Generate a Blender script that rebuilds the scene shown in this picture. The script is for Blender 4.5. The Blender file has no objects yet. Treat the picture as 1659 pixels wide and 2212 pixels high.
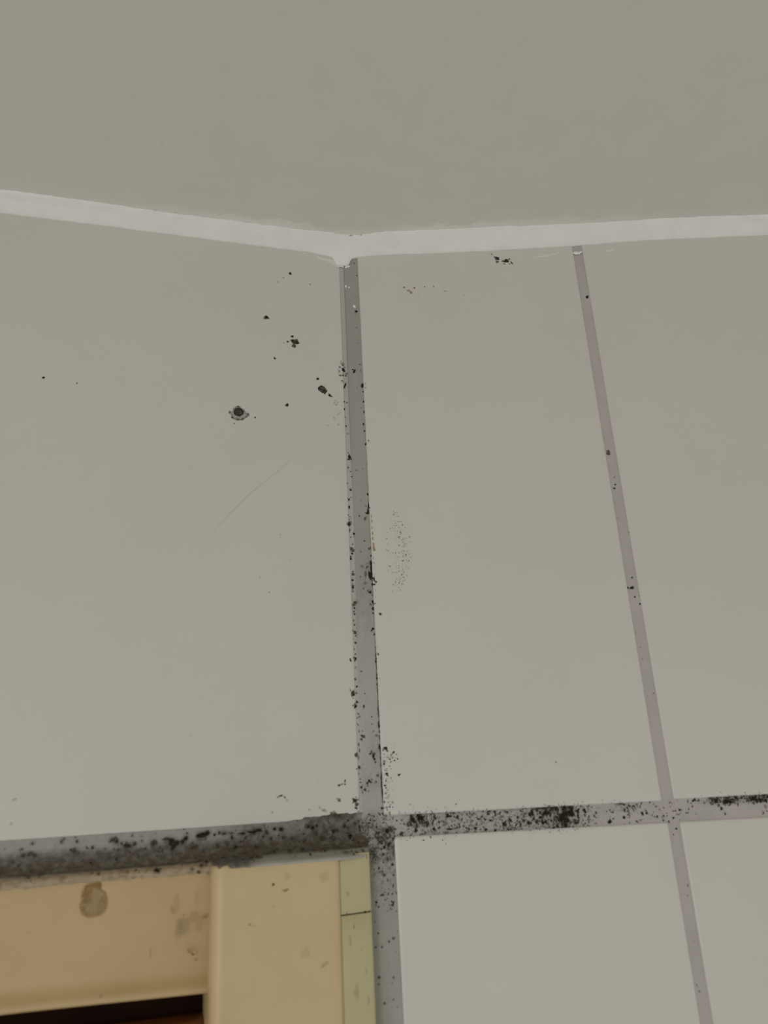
import bpy, math, random
from mathutils import Vector, Matrix, noise

C = bpy.context.scene.collection
SC = bpy.context.scene
MM = 0.001

# ------------------------------------------------------------------ camera
cam_data = bpy.data.cameras.new('camera')
cam = bpy.data.objects.new('camera', cam_data)
C.objects.link(cam)
FWD = Vector((-0.00246216, 0.94324148, 0.33209856))
RGT = Vector((0.9985073, 0.02043932, -0.05064983))
UPV = Vector((0.05456289, -0.33147813, 0.94188383))
CAM_POS = Vector((0.0174779, -0.3631316, 0.0162274))
m = Matrix.Identity(4)
for i in range(3):
    m[i][0], m[i][1], m[i][2], m[i][3] = RGT[i], UPV[i], -FWD[i], CAM_POS[i]
cam.matrix_world = m
cam_data.sensor_fit = 'VERTICAL'
cam_data.sensor_height = 36.0
cam_data.lens = 36.0 * 1632.79 / 2212.0
cam_data.clip_start = 0.01
cam_data.dof.use_dof = True
cam_data.dof.focus_distance = 0.425
cam_data.dof.aperture_fstop = 8.5
SC.camera = cam

# ------------------------------------------------------------------ light
W = bpy.data.worlds.new('room_light')
SC.world = W
W.use_nodes = True
bg = W.node_tree.nodes['Background']
bg.inputs['Color'].default_value = (0.96, 0.967, 0.99, 1)
bg.inputs['Strength'].default_value = 0.80
lamp_data = bpy.data.lights.new('added_room_light', 'POINT')  # unseen source, added low so walls and ceiling both get direct light
lamp_data.shadow_soft_size = 0.14
lamp_data.energy = 12.0
lamp_data.color = (0.97, 0.945, 0.93)
lamp = bpy.data.objects.new('added_room_light', lamp_data)
lamp.location = (-0.45, -1.55, -0.20)
C.objects.link(lamp)

SC.view_settings.view_transform = 'Standard'
SC.view_settings.look = 'None'
SC.view_settings.gamma = 1.0
SC.view_settings.use_curve_mapping = False
SC.view_settings.exposure = -0.24
SC.cycles.use_denoising = True
SC.cycles.transparent_max_bounces = 48
SC.cycles.max_bounces = 8

# ------------------------------------------------------------------ frames of reference (millimetres)
A = 0.29281
LX, LY = -math.cos(A), -math.sin(A)      # along the left wall, away from the corner
NX, NY = math.sin(A), -math.cos(A)       # out of the left wall, into the room


def LP(s, o, z):
    return Vector((LX * s + NX * o, LY * s + NY * o, z)) * MM


def RP(x, o, z):
    return Vector((x, -o, z)) * MM


CEIL = 310.0
FLOOR = -2030.0


def lin(r, g, b):
    f = lambda c: (c / 255 / 12.92) if c / 255 <= .04045 else ((c / 255 + .055) / 1.055) ** 2.4
    return (f(r), f(g), f(b), 1)


def sstep(a, b, x):
    t = min(1, max(0, (x - a) / (b - a)))
    return t * t * (3 - 2 * t)


def fbm(x, y, z=0.0, n=3):
    v, a, s = 0, .5, 0
    for i in range(n):
        v += a * noise.noise(Vector((x, y, z + 7.3 * i)))
        s += a
        x, y, a = x * 2.1, y * 2.1, a * .55
    return v / s


# ------------------------------------------------------------------ materials
def new_mat(name):
    mt = bpy.data.materials.new(name)
    mt.use_nodes = True
    nt = mt.node_tree
    return mt, nt, nt.nodes['Principled BSDF']


def noise_node(nt, scale, detail=4, rough=.55, dist=0.0):
    tc = nt.nodes.new('ShaderNodeTexCoord')
    n = nt.nodes.new('ShaderNodeTexNoise')
    n.inputs['Scale'].default_value = scale
    n.inputs['Detail'].default_value = detail
    n.inputs['Roughness'].default_value = rough
    n.inputs['Distortion'].default_value = dist
    nt.links.new(tc.outputs['Object'], n.inputs['Vector'])
    return n


def ramp(nt, src, p0, c0, p1, c1):
    r = nt.nodes.new('ShaderNodeValToRGB')
    r.color_ramp.elements[0].position = p0
    r.color_ramp.elements[0].color = c0
    r.color_ramp.elements[1].position = p1
    r.color_ramp.elements[1].color = c1
    nt.links.new(src, r.inputs[0])
    return r


def mixrgb(nt, fac, a, b):
    mx = nt.nodes.new('ShaderNodeMix')
    mx.data_type = 'RGBA'
    for sock, v in ((mx.inputs[0], fac), (mx.inputs[6], a), (mx.inputs[7], b)):
        if isinstance(v, (tuple, float, int)):
            sock.default_value = v
        else:
            nt.links.new(v, sock)
    return mx.outputs[2]


def bump(nt, bs, src, strength, dist):
    b = nt.nodes.new('ShaderNodeBump')
    b.inputs['Strength'].default_value = strength
    b.inputs['Distance'].default_value = dist
    nt.links.new(src, b.inputs['Height'])
    nt.links.new(b.outputs[0], bs.inputs['Normal'])


def plain(name, c0, c1, scale, rough, bscale=None, bdist=0.0002, bstr=.3, spec=.5, coat=0.0):
    mt, nt, bs = new_mat(name)
    n = noise_node(nt, scale)
    r = ramp(nt, n.outputs[0], .3, c0, .7, c1)
    nt.links.new(r.outputs[0], bs.inputs['Base Color'])
    bs.inputs['Roughness'].default_value = rough
    bs.inputs['Specular IOR Level'].default_value = spec
    bs.inputs['Coat Weight'].default_value = coat
    if bscale:
        bump(nt, bs, noise_node(nt, bscale, 5).outputs[0], bstr, bdist)
    return mt


def k(c, f):
    return (c[0] * f, c[1] * f, c[2] * f, 1)


TILE_C = (0.600, 0.572, 0.500, 1)
GROUT_C = (0.440, 0.405, 0.372, 1)
M_TILE = plain('glazed_tile', k(TILE_C, .985), k(TILE_C, 1.015), 14, .32, 60, .0001, .12)

M_CAULK = plain('white_paint_filler', (0.75, 0.725, 0.655, 1), (0.81, 0.782, 0.715, 1), 90, .6, 320, .0003, .3, .35)
M_FILM = plain('thin_paint_film', (.655, .63, .555, 1), (.68, .655, .58, 1), 60, .6)
M_FLOOR = plain('floor_tile', (.52, .50, .46, 1), (.58, .56, .52, 1), 5, .5)
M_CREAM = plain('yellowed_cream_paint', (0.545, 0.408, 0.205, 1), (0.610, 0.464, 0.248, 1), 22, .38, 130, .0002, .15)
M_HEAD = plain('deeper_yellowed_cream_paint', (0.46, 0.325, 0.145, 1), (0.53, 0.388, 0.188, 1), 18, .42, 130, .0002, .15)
M_STRIP = plain('pale_green_cream_plastic', (0.47, 0.43, 0.225, 1), (0.535, 0.485, 0.265, 1), 28, .45, 130, .0002, .15)
M_WOOD = plain('varnished_brown_wood', (.16, .060, .008, 1), (.30, .115, .016, 1), 40, .35, 200, .0002, .2)
M_CORE = plain('rebate_shade', (.012, .005, .002, 1), (.018, .008, .003, 1), 40, .9, spec=.1)  # near-black colour stands for the shade inside the gap


def stained(name, base, dirt, rough, vary=.05, pale=None, lo=.45, hi=1.35, nscale=900):
    """sealant or grout whose mould stain amount is carried by the surface itself"""
    mt, nt, bs = new_mat(name)
    n = noise_node(nt, 60)
    r = ramp(nt, n.outputs[0], .3, k(base, 1 - vary), .7, k(base, 1 + vary))
    ground = r.outputs[0]
    if pale:
        tn = nt.nodes.new('ShaderNodeAttribute')
        tn.attribute_name = 'tone'
        ground = mixrgb(nt, tn.outputs['Fac'], ground, pale)
    at = nt.nodes.new('ShaderNodeAttribute')
    at.attribute_name = 'stain'
    n2 = noise_node(nt, nscale, 6, .62)
    r2 = ramp(nt, n2.outputs[0], .36, (lo, lo, lo, 1), .64, (hi, hi, hi, 1))
    mul = nt.nodes.new('ShaderNodeMath')
    mul.operation = 'MULTIPLY'
    mul.use_clamp = True
    nt.links.new(at.outputs['Fac'], mul.inputs[0])
    nt.links.new(r2.outputs[0], mul.inputs[1])
    col = mixrgb(nt, mul.outputs[0], ground, dirt)
    nt.links.new(col, bs.inputs['Base Color'])
    bs.inputs['Roughness'].default_value = rough
    bump(nt, bs, noise_node(nt, 420, 5).outputs[0], .25, .0003)
    return mt


M_GROUT = stained('grey_grout', GROUT_C, (0.045, 0.038, 0.024, 1), .8)
M_SEAL = stained('grey_sealant', (0.315, 0.310, 0.262, 1), (0.045, 0.038, 0.024, 1), .55, .03, (0.465, 0.425, 0.385, 1))
M_CEIL = stained('ceiling_paint', (0.705, 0.682, 0.609, 1), (.3, .29, .25, 1), .85, .015, (0.83, 0.805, 0.735, 1))
M_JOINT = stained('mouldy_sealant', (0.385, 0.368, 0.318, 1), (0.070, 0.055, 0.033, 1), .6, .06, (0.430, 0.335, 0.200, 1), .8, 1.12, 420)


def mould_mat():
    mt, nt, bs = new_mat('mould')
    at = nt.nodes.new('ShaderNodeAttribute')
    at.attribute_name = 'pigment'
    nt.links.new(at.outputs['Color'], bs.inputs['Base Color'])
    n = noise_node(nt, 1500, 5, .6)
    r = ramp(nt, n.outputs[0], .34, (.55, .55, .55, 1), .6, (1.25, 1.25, 1.25, 1))
    mul = nt.nodes.new('ShaderNodeMath')
    mul.operation = 'MULTIPLY'
    mul.use_clamp = True
    nt.links.new(at.outputs['Alpha'], mul.inputs[0])
    nt.links.new(r.outputs[0], mul.inputs[1])
    nt.links.new(mul.outputs[0], bs.inputs['Alpha'])
    bs.inputs['Roughness'].default_value = .9
    bs.inputs['Specular IOR Level'].default_value = .15
    return mt


M_MOULD = mould_mat()

# ------------------------------------------------------------------ mesh helpers


class MB:
    def __init__(self):
        self.v, self.f, self.mi, self.sm, self.st, self.pg, self.tn = [], [], [], [], [], [], []

    def vert(self, p, stain=0.0, pig=(0, 0, 0, 0), tone=0.0):
        self.v.append(p)
        self.tn.append(tone)
        self.st.append(stain)
        self.pg.append(pig)
        return len(self.v) - 1

    def face(self, idx, mi=0, smooth=True):
        self.f.append(tuple(idx))
        self.mi.append(mi)
        self.sm.append(smooth)

    def grid(self, fn, us, vs, mi=0, stain=None, flip=False, smooth=True, tone=None):
        ids = [[self.vert(fn(u, v), stain(u, v) if stain else 0.0, (0, 0, 0, 0), tone(u, v) if tone else 0.0) for v in vs] for u in us]
        for i in range(len(us) - 1):
            for j in range(len(vs) - 1):
                q = (ids[i][j], ids[i + 1][j], ids[i + 1][j + 1], ids[i][j + 1])
                self.face(q[::-1] if flip else q, mi, smooth)
        return ids

    def box(self, P, a0, a1, b0, b1, c0, c1, mi=0):
        i = [self.vert(P(a, b, c)) for a in (a0, a1) for b in (b0, b1) for c in (c0, c1)]
        for q in ((0, 1, 3, 2), (4, 6, 7, 5), (0, 4, 5, 1), (2, 3, 7, 6), (0, 2, 6, 4), (1, 5, 7, 3)):
            self.face([i[n] for n in q], mi, False)

    def tile(self, P, u0, u1, z0, z1, mi=0, rc=.9, jit=0.0):
        prof = [(0, -6), (0, -.9), (.12, -.42), (.4, -.17), (.9, -.06), (2.0, -.015), (4.5, 0)]
        rings = []
        for ins, o in prof:
            a0, a1, b0, b1 = u0 + ins, u1 - ins, z0 + ins, z1 - ins
            r = max(rc - ins * .4, .15)
            ring = []
            for cx, cz, a in ((a1 - r, b1 - r, 0), (a0 + r, b1 - r, 90), (a0 + r, b0 + r, 180), (a1 - r, b0 + r, 270)):
                for q in range(5):
                    t = math.radians(a + q * 22.5)
                    ring.append(self.vert(P(cx + r * math.cos(t), o, cz + r * math.sin(t))))
            rings.append(ring)
        n = len(rings[0])
        for a, b in zip(rings, rings[1:]):
            for i in range(n):
                self.face((a[i], a[(i + 1) % n], b[(i + 1) % n], b[i]), mi, True)
        self.face(rings[-1], mi, False)

    def build(self, name, mats, parent=None, kind=None, fix=False):
        me = bpy.data.meshes.new(name)
        me.from_pydata([tuple(p) for p in self.v], [], self.f)
        for mt in (mats if isinstance(mats, (list, tuple)) else [mats]):
            me.materials.append(mt)
        me.polygons.foreach_set('material_index', self.mi)
        me.polygons.foreach_set('use_smooth', self.sm)
        if any(self.st):
            at = me.attributes.new('stain', 'FLOAT', 'POINT')
            at.data.foreach_set('value', self.st)
        if any(self.tn):
            at = me.attributes.new('tone', 'FLOAT', 'POINT')
            at.data.foreach_set('value', self.tn)
        if any(p[3] for p in self.pg):
            at = me.attributes.new('pigment', 'FLOAT_COLOR', 'POINT')
            at.data.foreach_set('color', [c for p in self.pg for c in p])
        me.update()
        if fix:
            import bmesh
            bm = bmesh.new()
            bm.from_mesh(me)
            bmesh.ops.recalc_face_normals(bm, faces=bm.faces)
            bm.to_mesh(me)
            bm.free()
        o = bpy.data.objects.new(name, me)
        C.objects.link(o)
        if parent:
            o.parent = parent
        if kind:
            o['kind'] = kind
        return o


def tag(o, label, cat=None, group=None, kind=None):
    o['label'] = label
    if cat:
        o['category'] = cat
    if group:
        o['group'] = group
    if kind:
        o['kind'] = kind
    return o


def frange(a, b, st):
    n = max(1, int(round(abs(b - a) / st)))
    return [a + (b - a) * i / n for i in range(n + 1)]


rnd = random.Random(11)

# ------------------------------------------------------------------ ceiling, floor
b = MB()


def ceil_fn(u, v):
    x, y = u, v
    h = .5 * fbm(x * .012, y * .012) + .18 * fbm(x * .05, y * .05, 3)
    d = min(-y, 1e9)
    h += .35 * fbm(x * .07, y * .22, 9) * math.exp(-max(0, -y - 6) / 18.0)
    return Vector((x, y, CEIL + .25 + h * .6)) * MM


FILMS = [(-24, 26, 10, .7), (-52, 22, 8, .6), (-90, 30, 8, .35), (66, 30, 9.5, .7), (45, 14, 9.5, .45), (106, 34, 10, .45), (150, 40, 9, .3), (10, 16, 11, .35)]


def ceil_tone(x, y):
    if y < -110 or y > 40 or x < -300 or x > 300:
        return 0
    # distance from the nearer wall
    d = -y if x > 0 else (x * NX + y * NY)
    t = 0
    for c_, w_, reach, amt in FILMS:
        q = math.exp(-((x - c_) / w_) ** 2)
        edge = (reach + 5) * (.8 + .5 * fbm(x * .08, 3.1, c_)) + 2.0 * fbm(x * .35, d * .5, 6)
        t += 1.5 * amt * q * sstep(edge + 1.4, edge - .6, d) * (.6 + .7 * fbm(x * .3, d * .9, 2))
    t += .35 * max(0, fbm(x * .035, d * .16, 12)) * math.exp(-max(0, d - 6) / 14)
    return max(0, min(1, t))


xs = frange(-1500, -320, 60) + frange(-316, 300, 1.4) + frange(330, 1600, 60)
ys = frange(420, 90, 60) + frange(84, 16, 2.5) + frange(14, -36, .9) + frange(-38, -110, 2.5) + frange(-116, -360, 6) + frange(-380, -1900, 60)
b.grid(ceil_fn, xs, ys, tone=ceil_tone)
o = b.build('ceiling', M_CEIL, kind='structure', fix=False)
tag(o, 'off-white painted ceiling above the tiled corner', 'ceiling')
b = MB()
b.grid(lambda u, v: Vector((u, v, FLOOR)) * MM, frange(-1500, 1600, 400), frange(420, -1900, 400))
tag(b.build('floor', M_FLOOR, kind='structure'), 'floor of the room far below the tiled corner', 'floor')

# ------------------------------------------------------------------ right wall
JW = {  # density of the mould along the right-hand joint, millimetres from the corner
}


def joint_density(x, z):
    """0..1 mould cover of the wide grout joint right of the corner (z from 0 down to -8)"""
    t = -z / 8.2
    d = 0
    g = lambda c, w: math.exp(-((x - c) / w) ** 2)
    d += .55 * g(11, 5) * sstep(.3, .9, t)
    d += .95 * g(24, 6.0) * (1.0 - .55 * sstep(.4, 1, t))
    d += .45 * sstep(24, 32, x) * (1 - sstep(92, 112, x))
    d += .30 * g(80, 9)
    d += 1.0 * g(89.5, 4.6)
    d += .8 * g(80, 4) * (1 - sstep(.1, .45, t))
    d += .5 * g(116, 5) * (1 - sstep(.2, .5, t))
    d += .10 * sstep(95, 120, x) * (1 - sstep(140, 150, x))
    up = 1 - sstep(.12, .42, t)
    d += up * (.55 * g(157, 4) + .75 * g(164.5, 4) + .5 * g(173, 3.5) + .85 * g(180, 6) + .3 * sstep(145, 155, x))
    return d


b = MB()
GO = -.75
def joint_stain(x, z):
    d = joint_density(x, z)
    n = .5 + .9 * fbm(x * .35, z * .35, 5)
    edge = .35 * math.exp(-((z + 8.0) / .5) ** 2) * (1 - sstep(60, 75, x)) + .3 * math.exp(-((z - .2) / .5) ** 2) * (1 - sstep(70, 100, x))
    return max(0, min(1, .55 * d * n * (1.2 if d > .8 else 1) + .1 * d + edge * .6 * (1 if x > 13 else 0)))


b.grid(lambda u, v: RP(u, GO + .12 * fbm(u * .12, v * .12), v), frange(8, 270, .7), frange(1.5, -9.6, .55), 1, joint_stain)
G2 = lambda u, v: RP(u, GO + .10 * fbm(u * .1, v * .04, 2), v)
b.grid(G2, frange(132, 141, 1), frange(302, 1.5, 3), 1)
b.grid(G2, frange(132, 142, 1), frange(-9.6, -330, 3), 1)
# coarse grout bed behind every tile
b.grid(lambda u, v: RP(u, -1.6, v), frange(-4, 1600, 100), frange(312, FLOOR, 100), 1)
cols_up = [(9.0, 133.5), (138.7, 338.5)] + [(343.5 + 205 * i, 543.5 + 205 * i) for i in range(5)]
cols_lo = [(12.9, 134.6), (139.6, 339.4)] + [(344.3 + 205 * i, 544.3 + 205 * i) for i in range(5)]
for u0, u1 in cols_up:
    b.tile(RP, u0, u1, .5 if u0 < 100 else .9, 304)
z = -8.3
while z > FLOOR + 40:
    z1 = max(z - 300, FLOOR)
    for u0, u1 in cols_lo:
        b.tile(RP, u0, u1, z1, z)
    z = z1 - 8
wall_right = b.build('wall_right', [M_TILE, M_GROUT], kind='structure', fix=False)
tag(wall_right, 'right wall of large off-white tiles with grey grout joints', 'wall')

# ------------------------------------------------------------------ left wall
b = MB()
for i in range(7):
    b.tile(LP, 1.3 + 205 * i, 201.3 + 205 * i, .4, 304)
b.grid(lambda u, v: LP(u, -1.6, v), frange(-1, 1440, 60), frange(312, -20, 40), 1)
b.grid(lambda u, v: LP(u, -1.6, v), frange(-1, 60, 20), frange(-20, FLOOR, 60), 1)
b.grid(lambda u, v: LP(u, -1.6, v), frange(760, 1440, 60), frange(-20, FLOOR, 60), 1)
for i in range(4):
    zz = -8.0
    while zz > FLOOR + 40:
        z1 = max(zz - 300, FLOOR)
        b.tile(LP, 775 + 166 * i, 936 + 166 * i, z1, zz)
        zz = z1 - 8
wall_left = b.build('wall_left', [M_TILE, M_GROUT], kind='structure')
tag(wall_left, 'left wall of large off-white tiles above the cream frame', 'wall')

# ------------------------------------------------------------------ painted filler strip under the ceiling (trim_1)
R_UP = [(-2, 9.0), (9.3, 7.8), (25.3, 8.9), (51.8, 8.3), (70.3, 7.9), (88.8, 8.3), (113.0, 7.2), (135.6, 6.8), (163.5, 6.9), (191.2, 7.0), (219.5, 6.4), (246.3, 5.6), (1600, 5.6)]
R_LO = [(0, 299.0), (8.53, 300.4), (24.64, 301.2), (51.37, 300.25), (78.14, 300.07), (104.89, 299.9), (131.67, 300.04), (158.54, 300.83), (185.33, 300.97), (217.33, 300.44), (246.39, 300.11), (1600, 300)]
L_UP = [(-2, 9.0), (11.9, 8.6), (25.0, 7.7), (38.0, 7.6), (63.4, 6.9), (82.0, 6.0), (112.1, 5.9), (135.4, 6.0), (158.0, 5.5), (180.0, 5.2), (1450, 5.2)]
L_LO = [(0, 299.0), (3.61, 300.3), (21.13, 301.4), (36.99, 301.11), (62.73, 300.88), (87.64, 300.66), (111.75, 300.44), (133.49, 300.22), (157.72, 299.74), (179.66, 299.55), (1450, 299.5)]


def interp(tab, x):
    if x <= tab[0][0]:
        return tab[0][1]
    for (a, va), (c, vc) in zip(tab, tab[1:]):
        if x <= c:
            return va + (vc - va) * (x - a) / (c - a)
    return tab[-1][1]


def strip_pts(u, up, lo, seed):
    e = interp(up, u) + .95 * fbm(u * .13, seed, 0, 4) + .8 * max(0, fbm(u * .45, seed + 4, 0, 2))
    zl = interp(lo, u) + .4 * fbm(u * .12, seed + 9, 0, 4)
    sag = .35 * fbm(u * .06, seed + 2)
    return [(-.8, zl + .3), (.35, zl), (.9, zl + .35), (1.9 + sag, zl + 1.5), (3.4 + sag, zl + 3.6), (5.2 + .5 * sag, 306.3 + .3 * sag), (e - .9, 309.0), (e, 309.9), (e + .5, 310.8)]


b = MB()
us_r = frange(300, 6, 1.2)
us_l = frange(6, 260, 1.2)
rows = []
for u in frange(1590, 330, 60) + us_r:
    rows.append([RP(u, o_, z_) for o_, z_ in strip_pts(u, R_UP, R_LO, 1.5)])
# rounded mitre in the corner
pr, pl = strip_pts(6, R_UP, R_LO, 1.5), strip_pts(6, L_UP, L_LO, 31.5)
for q in [i / 12 for i in range(1, 12)]:
    row = []
    for kk, ((o1, z1), (o2, z2)) in enumerate(zip(pr, pl)):
        drop = (4.6, 4.4, 3.2, 1.2, .3, 0, 0, 0, 0)[kk] * sstep(.0, .22, q) * sstep(1, .72, q) * (1 + .2 * q)
        z1, z2 = z1 - drop, z2 - drop
        a0, a1 = RP(6, o1, z1), LP(6, o2, z2)
        mid = (RP(0, o1, z1) + LP(0, o2, z2)) * .5
        p = a0 * (1 - q) ** 2 + mid * 2 * q * (1 - q) + a1 * q * q
        row.append(p)
    rows.append(row)
for u in us_l + frange(290, 1440, 60):
    rows.append([LP(u, o_, z_) for o_, z_ in strip_pts(u, L_UP, L_LO, 31.5)])
ids = [[b.vert(p) for p in r] for r in rows]
for i in range(len(ids) - 1):
    for j in range(len(ids[0]) - 1):
        b.face((ids[i][j], ids[i][j + 1], ids[i + 1][j + 1], ids[i + 1][j]), 0, True)
trim_1 = b.build('trim_1', M_CAULK, kind='structure', fix=False)
tag(trim_1, 'white painted filler strip between the ceiling and the top of the tiles', 'trim')

# ------------------------------------------------------------------ grey sealant bead down the corner (trim_2)


def bead_xy(t, z, full=False):
    """plan position (mm) across the bead, t = 0 at the left tile, 1 at the right tile"""
    w = sstep(-1.0, -7.5, z)
    xe = 9.35 * (1 - w) + 13.2 * w
    a = (LX * 1.5 + NX * -.25, LY * 1.5 + NY * -.25)
    c = (xe, .62 - .58 * w)
    kr = sstep(190, 60, z)
    B = (.9 + .9 * kr, .95 - .25 * kr)
    tb = .26
    if t < tb:
        q = t / tb
        p = (a[0] + (B[0] - a[0]) * q, a[1] + (B[1] - a[1]) * q)
    else:
        q = (t - tb) / (1 - tb)
        p = (B[0] + (c[0] - B[0]) * q, B[1] + (c[1] - B[1]) * q)
    cx, cy = B[0] + 1.6, B[1] - .5
    s = ((1 - t) ** 2 * a[0] + 2 * t * (1 - t) * cx + t * t * c[0], (1 - t) ** 2 * a[1] + 2 * t * (1 - t) * cy + t * t * c[1])
    x = p[0] * (1 - kr) + s[0] * kr
    y = p[1] * (1 - kr) + s[1] * kr
    y -= .28 * kr * math.sin(math.pi * t)
    y += .10 * fbm(x * .2, z * .05, 4) + .05 * fbm(x * .9, z * .4, 8)
    return x, y


def bead(t, z, h=0.0):
    x, y = bead_xy(t, z)
    return Vector((x + .15 * h, y - h, z)) * MM


def bead_at_x(x, z, h=0.0):
    """point on the bead at plan x; beyond its right edge, on the tile face"""
    w = sstep(-1.0, -7.5, z)
    xe = 9.35 * (1 - w) + 13.2 * w
    if x >= xe - .05:
        return RP(x, h + (.0 if x > xe + .5 else -.35), z)
    lo, hi = 0.0, 1.0
    for _ in range(16):
        md = (lo + hi) / 2
        if bead_xy(md, z)[0] < x:
            lo = md
        else:
            hi = md
    return bead(lo, z, h)


def bead_stain_shade(t, z):
    d = 0
    n = .5 + .8 * fbm(t * 3.5, z * .22, 6)
    d += .55 * math.exp(-((z - 113) / 6.5) ** 2) * sstep(.55, .95, t)
    d += .25 * math.exp(-((z - 100) / 16) ** 2)
    d += .35 * math.exp(-((z - 28) / 5) ** 2) * sstep(.3, .8, t)
    d += .30 * math.exp(-((z - 15) / 4) ** 2)
    d += 1.6 * math.exp(-((z + 9) / 7.0) ** 2)
    d += .6 * math.exp(-((z + 20) / 10) ** 2)
    d += .9 * math.exp(-((z + 3.5) / 4.5) ** 2) * (1 - sstep(.35, .95, t))
    d += .10 * sstep(150, 40, z)
    line = math.exp(-((t - 1) / .045) ** 2) * sstep(225, 150, z) * sstep(-6, 2, z)
    return max(0, min(1, d * n + .9 * line * (.65 + .8 * fbm(z * .25, 3.3)) + .35 * math.exp(-((t - .26) / .02) ** 2) * sstep(150, 220, z)))  # final term paints the shade of the fold on the upper bead


b = MB()
ts = [i / 18 for i in range(19)]
def bead_tone(t, z):
    w = .26 * (1 - sstep(150, 60, z) * .45)
    left = (1 - sstep(w - .035, w + .035, t)) * (.9 + .1 * sstep(220, 150, z))
    crease = .9 * math.exp(-((t - w) / .03) ** 2) * sstep(90, 160, z)  # shade of the fold, put into the sealant tone
    body = .10 * sstep(260, 180, z) + .52 * sstep(130, 50, z) - .42 * sstep(-12, -40, z) + .16 * fbm(t * 2, z * .03, 4)
    return max(0, min(1, max(left, body) - crease))


ts = [i / 30 for i in range(31)]
b.grid(lambda u, v: bead(u, v), ts, frange(302, -120, .9), 0, bead_stain_shade, flip=True, tone=bead_tone)
b.grid(lambda u, v: bead(u, max(v, -119)) + Vector((0, 0, min(0, v + 119))) * MM, ts, frange(-120, FLOOR, 120), 0, flip=True, tone=lambda u, v: .12)
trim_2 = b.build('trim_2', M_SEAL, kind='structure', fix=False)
tag(trim_2, 'grey sealant bead running down the corner between the two walls', 'trim')

# ------------------------------------------------------------------ cream frame under the left tiles (door_1)
door = bpy.data.objects.new('door_1', None)
door.location = LP(380, 0, FLOOR)
C.objects.link(door)
door['kind'] = 'structure'
tag(door, 'cream painted frame below the left tiles with a brown wooden panel inside', 'door frame')
DINV = Matrix.Translation(door.location).inverted()


def dpart(mb, name, mt, parent=None, fix=True):
    o_ = mb.build(name, mt, None, fix=fix)
    o_.parent = parent or door
    if parent is None:
        o_.matrix_parent_inverse = DINV
    return o_


HEAD_O = 5.0
# head rail: profile (o, z) swept along s
b = MB()
hp = [(-25, -14.6), (-2, -14.4), (3.2, -14.0), (4.4, -14.3), (5.0, -15.2), (5.05, -20)]
hp += [(4.2, -30), (2.6, -40), (1.2, -48)]
hp += [(1.0, -51.2), (2.0, -53.4), (3.4, -55.0), (4.4, -56.4), (4.3, -57.6), (3.0, -58.4), (-25, -58.8)]


def head_pt(s, i):
    o_, z_ = hp[i]
    if i >= 9:
        z_ -= 1.5 * (1 - sstep(40, 150, s))
    return LP(s, o_ + .12 * fbm(s * .02, z_ * .05, 2), z_)


hs = frange(60, 160, 4) + frange(200, 760, 80)
ids = b.grid(head_pt, hs, list(range(len(hp))), 0)
b.face(ids[0]), b.face(ids[-1][::-1])
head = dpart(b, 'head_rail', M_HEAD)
# post: rounded left edge, flat front, swept along z
b = MB()
pp = [(66.6, -25), (66.6, 8.0), (66.4, 10.6), (65.6, 12.6), (64.2, 13.9), (62.6, 14.5), (60.8, 14.55), (58.8, 14.1), (57, 14.0), (40, 14.05), (20, 14.0), (16.2, 13.9), (14.9, 13.4), (14.2, 12.4), (14.0, 11), (14.0, -25)]
zs = [-13.6, -13.9, -14.5] + frange(-20, -100, 10) + frange(-200, FLOOR, 200)


def post_pt(i, z_):
    s_, o_ = pp[i]
    ins = .7 if z_ > -13.7 else (.2 if z_ > -14.2 else 0)
    oo = o_ - ins * (1 if o_ > 0 else 0)
    ss = s_ - ins if s_ > 40 else s_ + ins * .3
    return LP(ss, oo + .08 * fbm(s_ * .05, z_ * .03, 1), z_)


ids = b.grid(post_pt, list(range(len(pp))), zs, 0)
b.face([r[0] for r in ids], 0, False)
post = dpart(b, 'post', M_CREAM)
# chamfered strip on the corner side of the post: two lengths that meet in a hairline joint
def strip_piece(z0, z1, name, sl=0.0):
    b = MB()
    sp = [(14.3, -25), (14.3, 11.3), (13.8, 12.2), (12.9, 12.1), (11.8, 11.8), (6, 10.5), (1.2, 9.2), (.3, 8.8), (.0, 8.0), (.0, -1.6)]
    zz = [z0, z0 - .25] + frange(z0 - 4, z1 + 4, 6) + [z1 + .25, z1] if z0 - z1 < 400 else [z0, z0 - .25] + frange(z0 - 10, z1 + 10, 150) + [z1 + .25, z1]

    def fn(i, z_):
        s_, o_ = sp[i]
        e = .22 if (z_ == z0 or z_ == z1) else 0
        return LP(s_, o_ - e, z_ + sl * (s_ - 7))
    ids = b.grid(fn, list(range(len(sp))), zz, 0)
    b.face([r[0] for r in ids], 0, False)
    b.face([r[-1] for r in ids], 0, False)
    o_ = dpart(b, name, M_STRIP)
    o_['label'] = 'pale greenish chamfered strip on the post'
    return o_


strip_a = strip_piece(-13.2, -35.75, 'cover_strip')
strip_b = strip_piece(-36.2, FLOOR, 'cover_strip')
# brown wooden panel set back under the head rail, and the rebate above it, its shade painted near-black
b = MB()
lp = [(-30, -72.6), (-14, -72.3), (-11, -72.6), (-10, -73.5), (-9.8, -75.5), (-9.8, FLOOR + 8), (-30, FLOOR + 8)]
ids = b.grid(lambda s, i: LP(s, lp[i][0], lp[i][1]), frange(60, 756, 58), list(range(len(lp))))
b.face(ids[0]), b.face(ids[-1][::-1])
leaf = dpart(b, 'wooden_panel', M_WOOD)
leaf['label'] = 'orange-brown varnished wooden panel'
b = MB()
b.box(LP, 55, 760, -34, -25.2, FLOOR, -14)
dpart(b, 'rebate', M_CORE)

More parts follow.
